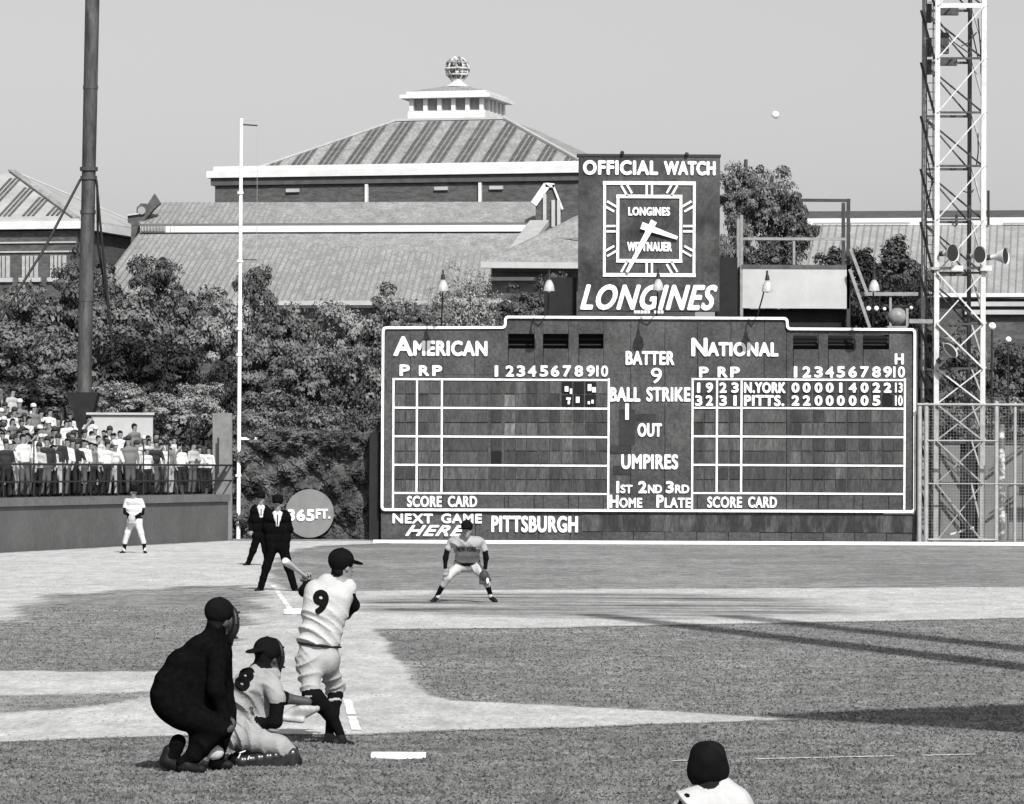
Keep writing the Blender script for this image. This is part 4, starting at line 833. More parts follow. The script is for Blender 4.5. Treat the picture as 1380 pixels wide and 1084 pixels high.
class Body:
    def __init__(s): s.p = []
    def cap(s, a, b, ra, rb=None, m=0, k=.03, fold=None):
        s.p.append(('c', np.array(a, float), np.array(b, float), ra, ra if rb is None else rb, m, k, fold)); return s
    def ell(s, c, r, m=0, k=.03, rot=None, fold=None):
        s.p.append(('e', np.array(c, float), np.array(r, float), rot if rot is not None else np.eye(3), max(r), m, k, fold)); return s
    def dist(s, p, X):
        if p[0] == 'c':
            a, b, ra, rb = p[1:5]; ba = b-a; L2 = float(ba@ba)+1e-12; q = X-a; t = np.clip(q@ba/L2, 0, 1)
            d = np.sqrt(((q-t[..., None]*ba)**2).sum(-1))-(ra+(rb-ra)*t)
        else:
            q = (X-p[1])@p[3]; k0 = np.sqrt(((q/p[2])**2).sum(-1)); k1 = np.sqrt(((q/p[2]**2)**2).sum(-1))+1e-9; d = k0*(k0-1)/k1
        f = p[7]
        if f:
            amp, fr, dr = f[:3]; dr = np.array(dr, float); dr /= np.linalg.norm(dr); q = X-p[1]
            wv = np.sin(q[..., 0]*9+q[..., 2]*6+fr)+.7*np.sin(q[..., 1]*13-q[..., 2]*7+q[..., 0]*5)
            ph = q@dr*fr+wv*1.25; md = .35+.65*(.5+.5*np.sin(q[..., 0]*11-q[..., 2]*8+2.0))
            d = d-amp*md*((1-np.abs(np.sin(ph)))**1.6*2-.75)
        return d
    def mesh(s, name, res, mats, org):
        lo = np.full(3, 1e9); hi = -lo
        for p in s.p:
            if p[0] == 'c': r = max(p[3], p[4]); lo = np.minimum(lo, np.minimum(p[1], p[2])-r); hi = np.maximum(hi, np.maximum(p[1], p[2])+r)
            else: lo = np.minimum(lo, p[1]-p[4]); hi = np.maximum(hi, p[1]+p[4])
        lo -= .04+2*res; hi += .04+2*res; n = np.ceil((hi-lo)/res).astype(int)+1
        ax = [lo[i]+res*np.arange(n[i]) for i in range(3)]; D = np.full(tuple(n), .2, np.float32)
        for p in s.p:
            if p[0] == 'c': r = max(p[3], p[4]); l = np.minimum(p[1], p[2])-r-.07; h = np.maximum(p[1], p[2])+r+.07
            else: l = p[1]-p[4]-.07; h = p[1]+p[4]+.07
            i0 = np.clip(((l-lo)/res).astype(int), 0, n-1); i1 = np.clip(((h-lo)/res).astype(int)+2, 1, n)
            sl = tuple(slice(i0[i], i1[i]) for i in range(3)); X = np.stack(np.meshgrid(*[ax[i][sl[i]] for i in range(3)], indexing='ij'), -1)
            d = s.dist(p, X); k = p[6]; o = D[sl]; hh = np.clip(.5+.5*(o-d)/k, 0, 1); D[sl] = o*(1-hh)+d*hh-k*hh*(1-hh)
        I = D < 0; nx, ny, nz = D.shape
        cs = [(i, j, k) for i in (0, 1) for j in (0, 1) for k in (0, 1)]
        cnt = sum(I[i:nx-1+i, j:ny-1+j, k:nz-1+k].astype(np.int8) for i, j, k in cs)
        act = (cnt > 0) & (cnt < 8); ci = np.argwhere(act); idx = np.full(act.shape, -1, np.int64); idx[act] = np.arange(len(ci))
        acc = np.zeros((len(ci), 3)); num = np.zeros(len(ci))
        for a in range(8):
            for b in range(a+1, 8):
                A, B = np.array(cs[a]), np.array(cs[b])
                if np.abs(A-B).sum() != 1: continue
                da = D[tuple((ci+A).T)]; db = D[tuple((ci+B).T)]; cr = (da < 0) != (db < 0); t = np.where(cr, da/(da-db+1e-12), 0)
                acc += np.where(cr[:, None], A+(B-A)*t[:, None], 0); num += cr
        V = lo+res*(ci+acc/num[:, None]); Fs = []
        for a in range(3):
            u, v = (a+1) % 3, (a+2) % 3; sl0 = [slice(None)]*3; sl1 = [slice(None)]*3; sl0[a] = slice(0, -1); sl1[a] = slice(1, None)
            ch = np.argwhere(I[tuple(sl0)] != I[tuple(sl1)]); ch = ch[(ch[:, u] > 0) & (ch[:, v] > 0) & (ch[:, u] < D.shape[u]-1) & (ch[:, v] < D.shape[v]-1)]
            q = []
            for du, dv in ((-1, -1), (0, -1), (0, 0), (-1, 0)):
                c = ch.copy(); c[:, u] += du; c[:, v] += dv; q.append(idx[tuple(c.T)])
            q = np.stack(q, 1); ins = I[tuple(ch.T)]; q[~ins] = q[~ins][:, ::-1]; Fs.append(q)
        Fs = np.concatenate(Fs); Fs = Fs[(Fs >= 0).all(1)]
        fc = V[Fs].mean(1); best = np.full(len(fc), 1e9); mi = np.zeros(len(fc), int)
        for p in s.p:
            dd = s.dist(p, fc); k = dd < best; best[k] = dd[k]; mi[k] = p[5]
        me = mesh_np(name, V-np.array(org)[None, :], Fs, mats, mi, True); s.V = V; s.F = Fs; return me
def unit(v): v = np.array(v, float); return v/np.linalg.norm(v)
def head(b, c, f, up=(0, 0, 1), s=1.0, ms=0, mh=1, ears=True):
    """skull, jaw, nose, brow, ears, hair; c head centre, f facing direction"""
    c = np.array(c); f = unit(f); r = unit(np.cross(f, up)); u = np.cross(r, f); R = np.stack([r, f, u], 1)
    b.ell(c+u*.02*s-f*.01*s, (.074*s, .092*s, .098*s), ms, .01, R); b.ell(c-u*.055*s+f*.035*s, (.052*s, .055*s, .062*s), ms, .03, R)
    b.ell(c-u*.095*s+f*.065*s, (.024*s, .022*s, .02*s), ms, .02, R)
    b.cap(c+f*.085*s+u*.02*s, c+f*.112*s-u*.022*s, .009*s, .014*s, ms, .012); b.cap(c+f*.082*s+r*.035*s+u*.034*s, c+f*.082*s-r*.035*s+u*.034*s, .011*s, .011*s, ms, .012)
    b.cap(c+f*.088*s+r*.02*s-u*.055*s, c+f*.088*s-r*.02*s-u*.055*s, .009*s, .009*s, ms, .008)
    if ears:
        for q in (-1, 1): b.ell(c+r*q*.078*s-f*.005*s-u*.005*s, (.012*s, .02*s, .032*s), ms, .006, R)
    b.ell(c+u*.032*s-f*.03*s, (.079*s, .088*s, .092*s), mh, .008, R); b.ell(c-u*.03*s-f*.055*s, (.062*s, .045*s, .055*s), mh, .01, R)
    return f, r, u
def hand(b, w, dr, side, m=0, curl=.5, s=1.0, thick=1.0):
    """wrist w, direction dr, thumb side vector; palm + five separate bent fingers"""
    dr = unit(dr); sd = unit(np.array(side)-dr*(np.array(side)@dr)); nn = np.cross(dr, sd); w = np.array(w)
    b.cap(w, w+dr*.05*s, .026*s, .03*s, m, .02); b.cap(w+dr*.05*s-sd*.022*s, w+dr*.05*s+sd*.022*s, .021*s, .021*s, m, .015); pk = w+dr*.07*s
    for i, L_ in enumerate((.068, .078, .072, .055)):
        a = pk+sd*(.033-.022*i)*s; d1 = unit(dr*math.cos(curl*.7)+nn*math.sin(curl*.7)); d2 = unit(dr*math.cos(curl*2)+nn*math.sin(curl*2))
        k1 = a+d1*L_*.52*s; b.cap(a-dr*.02*s, k1, .0105*s*thick, .0095*s*thick, m, .006); b.cap(k1, k1+d2*L_*.5*s, .0095*s*thick, .008*s*thick, m, .005)
    a = w+dr*.02*s+sd*.022*s; d1 = unit(dr*.6+sd*.8+nn*.2); k1 = a+d1*.04*s; b.cap(a, k1, .013*s, .011*s, m, .008); b.cap(k1, k1+unit(dr*.9+sd*.3+nn*.4)*.032*s, .011*s, .009*s, m, .006)
def part_np(me, name, parent):
    o = bpy.data.objects.new(name, me); return link(o, parent)
def sub(name, body, res, m, parent):
    org = ORG[parent.name]; return part_np(body.mesh(name, res, m if isinstance(m, list) else [m], org), name, parent)
def person(body, res, mats, org, label, cat='person', group=None):
    o = bpy.data.objects.new('person', body.mesh('person', res, mats, org)); link(o, None, org); return tag(o, label, cat, group)
def back_number(txt, parent, body, ctr, vdir, updir, h, wt, m=CAPM, wd=None):
    """cloth numeral laid on the body surface"""
    V, Fs = glyphs(txt); ctr = np.array(ctr); vd = unit(vdir); up = unit(np.array(updir)-vd*(np.array(updir)@vd)); rt = np.cross(vd, up)
    bvh = BVHTree.FromPolygons([tuple(v) for v in body.V], [tuple(int(i) for i in f) for f in body.F])
    mn = V.min(0); mx = V.max(0); sc = (h-2*wt)/(mx[1]-mn[1]); wx = ((wd-2*wt)/(mx[0]-mn[0])) if wd else sc; bm = bmesh.new()
    front = [f for f in Fs if all(V[i][2] > 0 for i in f)]
    for k in range(8):
        dx, dy = math.cos(k*math.pi/4)*wt, math.sin(k*math.pi/4)*wt; mp = {}
        for f in front:
            vs = []
            for i in f:
                if i not in mp: mp[i] = bm.verts.new(((V[i][0]-(mn[0]+mx[0])/2)*wx+dx, (V[i][1]-(mn[1]+mx[1])/2)*sc+dy, k*.0006))
                vs.append(mp[i])
            try: bm.faces.new(vs)
            except ValueError: pass
    bmesh.ops.triangulate(bm, faces=bm.faces)
    for _ in range(4):
        es = [e for e in bm.edges if e.calc_length() > .018]
        if not es: break
        bmesh.ops.subdivide_edges(bm, edges=es, cuts=1); bmesh.ops.triangulate(bm, faces=[f for f in bm.faces if len(f.verts) > 3])
    org = np.array(ORG[parent.name])
    for v in bm.verts:
        st = ctr+rt*v.co.x+up*v.co.y-vd*.5; hit = bvh.ray_cast(Vector(st), Vector(vd), 1.0)
        q = np.array(hit[0])-vd*(.004+v.co.z) if hit[0] is not None else st+vd*.4
        v.co = Vector(q-org)
    me = bpy.data.meshes.new('number'); bm.to_mesh(me); bm.free(); me.materials.append(m); return part_np(me, 'number', parent)
def cap_hat(c, f, up=(0, 0, 1), s=1.0, bill=True, flat=False, button=True):
    b = Body(); c = np.array(c); f = unit(f); r = unit(np.cross(f, up)); u = np.cross(r, f); R = np.stack([r, f, u], 1)
    b.ell(c+u*.04*s-f*.01*s, (.094*s, .108*s, .09*s if not flat else .075*s), 0, .01, R); b.cap(c+u*.02*s+f*.0-r*.01, c+u*.02*s-f*.02*s, .088*s, .09*s, 0, .02)
    if flat: b.ell(c+u*.085*s-f*.01*s, (.098*s, .11*s, .03*s), 0, .02, R)
    if button: b.ell(c+u*.13*s-f*.01*s, (.01, .01, .008), 0, .008)
    if bill: b.ell(c+u*.028*s+f*.125*s, (.068*s, .075*s, .013*s), 0, .012, np.stack([r, unit(f-u*.18), unit(u+f*.18)], 1))
    return b
Y_ = np.array([0, 1.0, 0])
# ---------------------------------------------------------------- batter, number 9
D9 = gd(450, 1003); j = J(D9); org = G(450, 1003)
b = Body(); fo = lambda a, f, d: (a, f, d)
hc = j(462, 765, .02); f9 = (.80, .60, -.10); head(b, hc, f9, ms=0, mh=1)
b.cap(hc-np.array((0, 0, .05)), j(452, 792, .02), .055, .062, 0, .03)
F1 = fo(.009, 30, (.4, .1, 1)); F2 = fo(.019, 36, (.45, .1, 1))
b.cap(j(428, 803, .02), j(457, 806, -.0), .118, .112, 2, .05); b.cap(j(424, 793, .05), j(462, 794, .03), .07, .075, 2, .05); b.cap(j(426, 822), j(452, 826), .125, .118, 2, .06, F1); b.cap(j(422, 845), j(446, 848), .112, .108, 2, .06, F2); b.cap(j(419, 860), j(443, 864), .112, .105, 2, .04, F2)
b.cap(j(440, 784, .02), j(455, 787, .02), .07, .065, 2, .04)
# belt + trousers
FP_ = fo(.014, 27, (.9, .1, .7)); FQ = fo(.019, 33, (-.5, .2, 1))
b.cap(j(418, 883), j(441, 885), .112, .108, 4, .03, FP_); b.cap(j(418, 893), j(439, 893, .03), .115, .108, 4, .05, FP_)
b.cap(j(417, 893, -.03), j(419, 934, -.10), .108, .082, 4, .05, FQ); b.cap(j(440, 893, .05), j(452, 928, .26), .102, .078, 4, .05, FQ); b.cap(j(452, 926, .26), j(450, 944, .22), .078, .060, 4, .03, FQ)
b.cap(j(420, 936, -.10), j(430, 948, -.06), .085, .075, 5, .02)
b.cap(j(424, 940, -.09), j(445, 962, .02), .078, .066, 5, .03); b.cap(j(445, 962, .02), j(459, 990, .06), .062, .038, 5, .03); b.cap(j(452, 938, .23), j(448, 962, .18), .062, .056, 5, .03); b.cap(j(448, 962, .18), j(444, 988, .12), .055, .038, 5, .03)
# arms: black undershirt sleeves
b.cap(j(468, 800, .03), j(476, 816, .14), .062, .055, 6, .03); b.cap(j(470, 792, .03), j(462, 797, .02), .068, .07, 2, .04); b.cap(j(476, 816, .14), j(466, 828, .30), .052, .045, 6, .03); b.cap(j(466, 828, .30), j(424, 800, .38), .042, .032, 6, .03); b.cap(j(424, 800, .38), j(418, 786, .30), .028, .024, 0, .02)
b.cap(j(422, 798, .05), j(410, 797, .24), .062, .05, 6, .03); b.cap(j(410, 797, .24), j(414, 784, .22), .042, .03, 6, .03)
hand(b, j(415, 786, .25), (-.1, -.2, .6), (-1, -.3, -.3), 0, 1.0); hand(b, j(418, 787, .29), (-.2, -.3, .5), (-1, .4, -.2), 0, 1.0)
bt = person(b, .0095, [SKIN, HAIR, WHT, SHOE, mat('shaded flannel trousers', .33, .06, 9, .9, bump=.15, bscale=40, spec=.1), SOCK, SOCK], org, 'batter in white number 9 shirt and dark helmet finishing his swing with a bat')  # trousers repeat the white flannel, greyed to paint in shade
s_ = Body(); s_.ell(j(430.5, 869.5), (.198, .126, .020), 0, .01, np.stack([unit((.99, 0, -.10)), (0, 1, 0), unit((.10, 0, .99))], 1)); sub('belt', s_, .010, SHOE, bt)
sub('batting_helmet', cap_hat(j(460.5, 760.5, .01), f9, s=1.08), .009, CAPM, bt)
s_ = Body(); s_.cap(j(443, 992, .12), j(452, 1001, .0), .043, .04, 0, .03); s_.cap(j(439, 1001, .10), j(452, 1002, .0), .034, .036, 0, .03); sub('shoe', s_, .012, SHOE, bt)
s_ = Body(); s_.cap(j(459, 993, .06), j(462, 1001, .03), .042, .042, 0, .03); s_.cap(j(457, 1002, .06), j(473, 1004, -.05), .038, .034, 0, .03); sub('shoe', s_, .012, SHOE, bt)
back_number('9', bt, b, j(433, 811), (0, 1, 0), (.05, 0, 1), .215, .014, wd=.14)
ba = j(416.5, 781, .26); bb = j(383.5, 756, -.30); bd = unit(bb-ba); m = MB(); ln = np.linalg.norm(bb-ba)
pr = [(-.06, .02), (-.045, .022), (-.03, .014), (.1, .0135), (.3, .017), (.45, .025), (ln*.9, .0335), (ln*.98, .033), (ln, .022)]
m.tube([Vector(ba+bd*q) for q, _ in pr], [q for _, q in pr], 16); bo = m.build('baseball_bat', WOOD, None, Vector(ba)); tag(bo, 'pale wooden bat swung over the left shoulder of the number 9 batter', 'bat')
# ---------------------------------------------------------------- catcher, number 8
D8 = 32.1; j = J(D8); org = Vector((P(345, 1030, D8).x, D8, 0)); b = Body()
hc = j(361, 888, .10); f8 = (.62, .78, .05); head(b, hc, f8); b.cap(hc+np.array((-.045,-.01,-.03)), hc+np.array((-.02, 0, -.07)), .065, .055, 1, .02); b.cap(hc-np.array((.02, 0, .05)), j(350, 906, .08), .06, .065, 0, .03)
F1 = fo(.014, 24, (-.6, 0, 1)); F2 = fo(.028, 24, (.7, 0, 1))
b.cap(j(333, 922, -.02), j(361, 914, .12), .115, .105, 2, .05, F1); b.cap(j(346, 908, .07), j(360, 906, .12), .07, .07, 2, .05); b.cap(j(326, 940), j(352, 938, .12), .125, .12, 2, .06, F2); b.cap(j(320, 957), j(346, 962, .10), .115, .112, 2, .05, F2)
b.cap(j(316, 980), j(340, 984, .05), .13, .125, 2, .04, F2); b.cap(j(322, 990, -.06), j(378, 1006, -.02), .115, .085, 2, .05, fo(.019, 32, (1, 0, .4))); b.cap(j(378, 1006, -.02), j(392, 1014, 0), .08, .06, 2, .04)
b.cap(j(322, 995, .2), j(345, 1010, .35), .11, .08, 2, .05)
b.cap(j(390, 1018, .02), j(352, 1026, .0), .06, .058, 5, .03); b.cap(j(352, 1026, .0), j(318, 1026, .0), .056, .045, 5, .03); b.cap(j(345, 1012, .35), j(315, 1024, .3), .07, .05, 5, .03)
b.cap(j(363, 917, .0), j(373, 940, -.08), .082, .074, 2, .04, fo(.008, 30, (.5, 0, 1))); b.cap(j(374, 946, -.08), j(371, 972, -.08), .06, .055, 6, .02); b.cap(j(371, 973, -.08), j(350, 976, -.02), .052, .04, 6, .03); b.cap(j(350, 976, -.02), j(343, 968, .0), .034, .028, 6, .02)
hand(b, j(343, 967, .0), (-.6, 0, .6), (0, -1, .3), 0, .8)
b.cap(j(352, 925, .22), j(382, 941, .26), .068, .055, 6, .03); b.cap(j(382, 941, .26), j(415, 946, .30), .046, .034, 0, .03)
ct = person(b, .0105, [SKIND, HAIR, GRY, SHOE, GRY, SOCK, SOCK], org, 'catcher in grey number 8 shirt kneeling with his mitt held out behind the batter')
s_ = cap_hat(j(358.5, 882, .09), (-.62, -.78, .02), s=1.1); sub('backward_cap', s_, .010, CAPM, ct)
mk = MB(); c_ = j(371, 884, .18); ff = unit(f8); rr = unit(np.cross(ff, (0, 0, 1))); uu = np.cross(rr, ff)
for q in (-1, -.5, 0, .5, 1):
    mk.tube([Vector(c_+rr*.085*q*math.cos(a_)+uu*.125*math.sin(a_)+ff*(.035*math.cos(a_)-.03*abs(q))) for a_ in np.linspace(-1.5, 1.5, 9)], .009, 6)
for z_ in (-.09, -.04, .02, .07): mk.tube([Vector(c_+rr*.09*math.sin(a_)+uu*z_+ff*(.03*math.cos(a_))) for a_ in np.linspace(-1.5, 1.5, 9)], .009, 6)
mk.tube([Vector(c_+rr*.095*math.cos(a_)+uu*.13*math.sin(a_)-ff*.02) for a_ in np.linspace(0, 6.283, 20)], .02, 8, False); mk.tube([Vector(c_-uu*.13), Vector(c_-uu*.16+ff*.01)], [.05, .03], 8)
mk.ball(Vector(c_-ff*.012), .085, 14, (1.0, 1.0, 1.35)); mk.build('face_mask', mat('mask steel', .008, .3, 20, .5, spec=.3), ct)
s_ = Body(); 
for t_ in np.linspace(0, 1, 7): s_.cap(j(394-68*t_, 1016+10*t_, -.03-.03*t_), j(394-68*t_, 1030+6*t_, -.03), .052, .05, 0, .012)
sub('shin_guard', s_, .012, mat('shin guard', .018, .4, 14, .3, spec=.6), ct)
m = MB()
for (x0, y0, x1, y1) in ((323,1015,331,1012),(321,1022,324,1016),(334,1024,336,1019)): m.tube([Vector(j(x0, y0, -.11)), Vector(j(x1, y1, -.11))], .006, 6)
m.build('buckle_strap', mat('pale strap', .7), ct)
s_ = Body(); s_.cap(j(390, 1018, .0), j(399, 1027, -.0), .05, .045, 0, .03); s_.cap(j(397, 1010, .0), j(400, 1030, .0), .03, .04, 0, .03); sub('shoe', s_, .012, SHOE, ct)
s_ = Body(); mc = j(402, 961, .30); s_.ell(mc, (.13, .05, .065), 0, .02, np.stack([unit((.95, 0, .3)), (0, 1, 0), unit((-.3, 0, .95))], 1))
for q in range(4): s_.cap(mc+np.array((-.04+.04*q, -.02, 0)), mc+np.array((.02+.045*q, -.05, .04)), .03, .025, 0, .012)
s_.cap(mc+np.array((-.12, -.02, -.04)), mc+np.array((.03, -.03, -.055)), .03, .028, 0, .012); sub('catchers_mitt', s_, .012, LEAL, ct)
back_number('8', ct, b, j(333, 915), (.15, 1, 0), (.42, 0, 1), .19, .014, wd=.13)
# ---------------------------------------------------------------- plate umpire, black suit, crouched behind the catcher
DU = 31.4; j = J(DU); org = Vector((P(258, 1035, DU).x, DU, 0)); b = Body()
hc = j(297, 838, .03); fu = (.66, .74, -.12); head(b, hc, fu); b.cap(hc-np.array((0.035, 0.02, .045)), j(285, 866, 0), .075, .09, 2, .03); b.cap(hc-np.array((0.02, 0.0, .10)), j(300, 862, .06), .06, .06, 2, .03)
FB = fo(.008, 22, (.5, 0, 1))
b.cap(j(272, 876, .0), j(293, 880, .08), .125, .12, 2, .06, FB); b.cap(j(250, 898, 0), j(284, 905, .08), .155, .145, 2, .07, FB); b.cap(j(236, 922, 0), j(276, 930, .08), .165, .15, 2, .07, FB); b.cap(j(230, 942, -.02), j(262, 950, .08), .165, .16, 2, .07, FB); b.cap(j(240, 955, -.04), j(265, 960, .1), .15, .14, 2, .06, FB)
b.cap(j(293, 884, -.10), j(291, 930, -.14), .082, .068, 2, .05, FB); b.cap(j(291, 930, -.14), j(303, 966, -.10), .066, .045, 2, .04, FB); b.cap(j(300, 884, .18), j(303, 925, .26), .075, .065, 2, .05); b.cap(j(303, 925, .26), j(312, 958, .24), .06, .042, 2, .04)
hand(b, j(303, 966, -.10), (.3, .2, -.9), (1, 0, 0), 0, .9)
b.cap(j(252, 965, -.05), j(298, 980, -.08), .125, .088, 2, .06, FB); b.cap(j(262, 965, .12), j(303, 972, .25), .12, .085, 2, .06)
b.cap(j(297, 982, -.08), j(262, 1018, -.06), .088, .062, 2, .04, FB); b.cap(j(262, 1018, -.06), j(246, 1028, -.06), .058, .05, 2, .03); b.cap(j(303, 975, .25), j(292, 1022, .22), .082, .055, 2, .04); b.cap(j(272, 985, -.0), j(268, 1008, .0), .1, .085, 2, .05)
b.cap(j(240, 1000, .05), j(232, 1020, .05), .062, .06, 2, .04)
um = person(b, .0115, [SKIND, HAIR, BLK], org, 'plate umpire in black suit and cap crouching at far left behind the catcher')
sub('umpire_cap', cap_hat(j(296, 830, .02), fu, s=1.12, bill=False), .011, CAPM, um)
mk = MB(); c_ = j(310, 842, .10); ff = unit(fu); rr = unit(np.cross(ff, (0, 0, 1))); uu = np.cross(rr, ff)
for q in (-1, -.5, 0, .5, 1): mk.tube([Vector(c_+rr*.085*q*math.cos(a_)+uu*.125*math.sin(a_)+ff*(.03*math.cos(a_)-.03*abs(q))) for a_ in np.linspace(-1.5, 1.5, 9)], .011, 6)
for z_ in (-.1, -.05, .05, .1): mk.tube([Vector(c_+rr*.09*math.sin(a_)+uu*z_+ff*(.02*math.cos(a_))) for a_ in np.linspace(-1.5, 1.5, 9)], .010, 6)
mk.tube([Vector(c_+rr*.095*math.cos(a_)+uu*.135*math.sin(a_)-ff*.03) for a_ in np.linspace(0, 6.283, 20)], .026, 8, False); mk.tube([Vector(c_-uu*.12-ff*.01), Vector(c_-uu*.17)], [.05, .035], 8)
mk.ball(Vector(c_-ff*.015), .088, 14, (1.0, 1.0, 1.35)); mk.build('face_mask', mat('mask steel', .008, .3, 20, .5, spec=.3), um)
for (pts) in (((228,1012,.05,.05),(224,1026,.05,.05),(240,1033,.0,.045)), ((250,1028,-.06,.05),(247,1034,-.06,.042),(271,1037,-.12,.038)), ((290,1026,.22,.05),(288,1030,.22,.042),(308,1031,.2,.036))):
    s_ = Body()
    for p0, p1 in zip(pts[:-1], pts[1:]): s_.cap(j(*p0[:3]), j(*p1[:3]), p0[3], p1[3], 0, .03)
    sub('shoe', s_, .012, SHOE, um)
b2 = MB(); b2.ball(Vector(j(288, 1014, .02)), .075, 12, (1.1, .7, .8)); bg_ = b2.build('ball_bag', mat('pale canvas', .42, .15, 14), um)
# ---------------------------------------------------------------- two base umpires
def suit(px_head, joints, d, label, s=1.0, res=.014):
    j = J(d); b = Body(); hc = j(*px_head); f = (.02, -1, -.08); head(b, hc, f, s=1.0)
    b.cap(hc-np.array((0, 0, .06)), hc-np.array((0, 0, .16)), .055, .06, 0, .02)
    for (m_, x0, y0, o0, r0, x1, y1, o1, r1) in joints: b.cap(j(x0, y0, o0), j(x1, y1, o1), r0, r1, m_, .04, fo(.006, 22, (.3, 0, 1)) if m_ == 2 else None)
    return b, hc, f, j
d3 = gd(370, 797)
JT = [(2,363,698,0,.105,384,698,0,.105),(2,364,714,0,.13,383,714,0,.13),(2,365,726,.0,.135,383,726,0,.135),(2,366,736,0,.125,382,736,0,.125),(2,363,692,0,.07,385,692,0,.07),
      (2,360,697,0,.068,356.5,714,.05,.06),(2,356.5,714,.05,.056,364,726,.16,.045),(2,387,697,0,.068,391,714,.05,.06),(2,391,714,.05,.056,384,726,.16,.045),
      (2,367,738,0,.11,359,765,-.02,.085),(2,359,765,-.02,.08,351,793,0,.065),(2,381,738,0,.11,389,765,-.02,.085),(2,389,765,-.02,.08,397,793,0,.065),(3,370.5,692,-.085,.03,373.5,707,-.125,.022),(3,377.5,692,-.085,.03,374.5,707,-.125,.022)]
b, hc, f, j = suit((374, 680.5, -.02), JT, d3, '')
hand(b, j(364, 726, .16), (.8, .1, -.3), (0, 0, 1), 0, .6, 1.1); hand(b, j(384, 726, .18), (-.8, .1, -.3), (0, 0, 1), 0, .6, 1.1)
o = person(b, .0145, [SKIN, HAIR, BLK, SHIRT], G(371, 797), 'nearer base umpire in black suit standing legs apart on the foul line')
sub('umpire_cap', cap_hat(j(374, 676, -.02), f, s=1.15, flat=True), .013, CAPM, o); m = MB(); m.bar(Vector(j(374, 694, -.125)), Vector(j(374, 707, -.16)), .022, .012, up=(0, 1, 0)); m.build('tie', SHOE, o)
for x0, x1 in ((350.5, 345.5), (397.5, 401.5)):
    s_ = Body(); s_.cap(j(x0, 794, .05), j(x1, 796, -.12), .045, .04, 0, .03); sub('shoe', s_, .014, SHOE, o)
d4 = gd(345, 762.5)
JT = [(2,343,689,0,.10,358,689,0,.10),(2,344,700,0,.125,357,700,0,.125),(2,345,712,0,.13,357,712,0,.13),(2,346,722,0,.12,356,722,0,.12),(2,343,684,0,.065,358,684,0,.065),
      (2,341,688,0,.065,337.5,703,.03,.058),(2,337.5,703,.03,.054,337,715,-.08,.042),(2,360,688,0,.065,363,703,.03,.058),(2,363,703,.03,.054,362,715,-.08,.042),
      (2,346.5,724,0,.105,341,742,-.02,.085),(2,341,742,-.02,.08,334.5,759,0,.062),(2,355,724,0,.105,358,742,-.02,.085),(2,358,742,-.02,.08,360,760,0,.062),(3,349,683,-.075,.03,351.4,696,-.115,.022),(3,354.5,683,-.075,.03,352.4,696,-.115,.022)]
b, hc, f, j = suit((351.5, 674, -.02), JT, d4, '')
hand(b, j(337, 715, -.08), (.1, -.2, -.9), (1, 0, 0), 0, .6, 1.1); hand(b, j(362, 715, -.08), (-.1, -.2, -.9), (-1, 0, 0), 0, .6, 1.1)
o = person(b, .0155, [SKIN, HAIR, BLK, SHIRT], G(347, 762.5), 'farther base umpire in black suit, partly hidden, standing beside the foul pole')
sub('umpire_cap', cap_hat(j(351.5, 669.5, -.02), f, s=1.15, flat=True), .014, CAPM, o); m = MB(); m.bar(Vector(j(352, 686, -.115)), Vector(j(352, 695, -.15)), .022, .012, up=(0, 1, 0)); m.build('tie', SHOE, o)
for x0, x1 in ((334, 329.5), (360, 362)):
    s_ = Body(); s_.cap(j(x0, 759.5, .05), j(x1, 761.5, -.1), .045, .04, 0, .03); sub('shoe', s_, .015, SHOE, o)
# ---------------------------------------------------------------- third baseman
d5 = gd(627, 812); j = J(d5); b = Body(); hc = j(629, 716.5, -.36); head(b, hc, (-.05, -1, -.08)); b.cap(hc+np.array((0, .05, -.05)), j(629, 728, -.22), .055, .06, 0, .03)
FW = fo(.010, 28, (.3, 0, 1))
b.cap(j(616, 731, -.24), j(642, 732, -.24), .115, .115, 2, .05, fo(.014, 24, (.5, 0, 1))); b.cap(j(613, 727, -.20), j(645, 728, -.20), .062, .062, 2, .04); b.cap(j(621, 742, -.08), j(638, 742, -.08), .125, .125, 2, .05, FW); b.cap(j(622, 751, .10), j(638, 751, .10), .12, .12, 2, .04, FW)
b.cap(j(622, 756, .15), j(638, 756, .15), .115, .115, 3, .01); b.cap(j(621, 762, .2), j(638, 762, .2), .125, .125, 4, .04)
b.cap(j(609, 729, -.2), j(604, 739, -.2), .064, .062, 2, .03, FW); b.cap(j(603, 741, -.2), j(600.5, 752, -.2), .05, .048, 5, .02); b.cap(j(600.5, 752, -.2), j(600, 764, -.22), .046, .034, 5, .03)
b.cap(j(649, 730, -.2), j(653, 740, -.2), .064, .062, 2, .03, FW); b.cap(j(653.5, 742, -.2), j(655, 752, -.2), .05, .048, 5, .02); b.cap(j(655, 752, -.2), j(654, 765, -.22), .046, .034, 5, .03)
hand(b, j(600, 765, -.2), (0, -.1, -1), (1, 0, 0), 0, .5, 1.15); b.cap(j(654, 765, -.2), j(653, 772, -.2), .035, .03, 0, .02)
FT_ = fo(.010, 24, (1, 0, .4))
b.cap(j(620, 762, .18), j(603, 778, -.16), .105, .078, 4, .05, FT_); b.cap(j(603, 778, -.16), j(598, 788, -.1), .076, .06, 4, .03); b.cap(j(639, 762, .18), j(654, 778, -.16), .105, .078, 4, .05, FT_); b.cap(j(654, 778, -.16), j(656, 788, -.1), .076, .06, 4, .03)
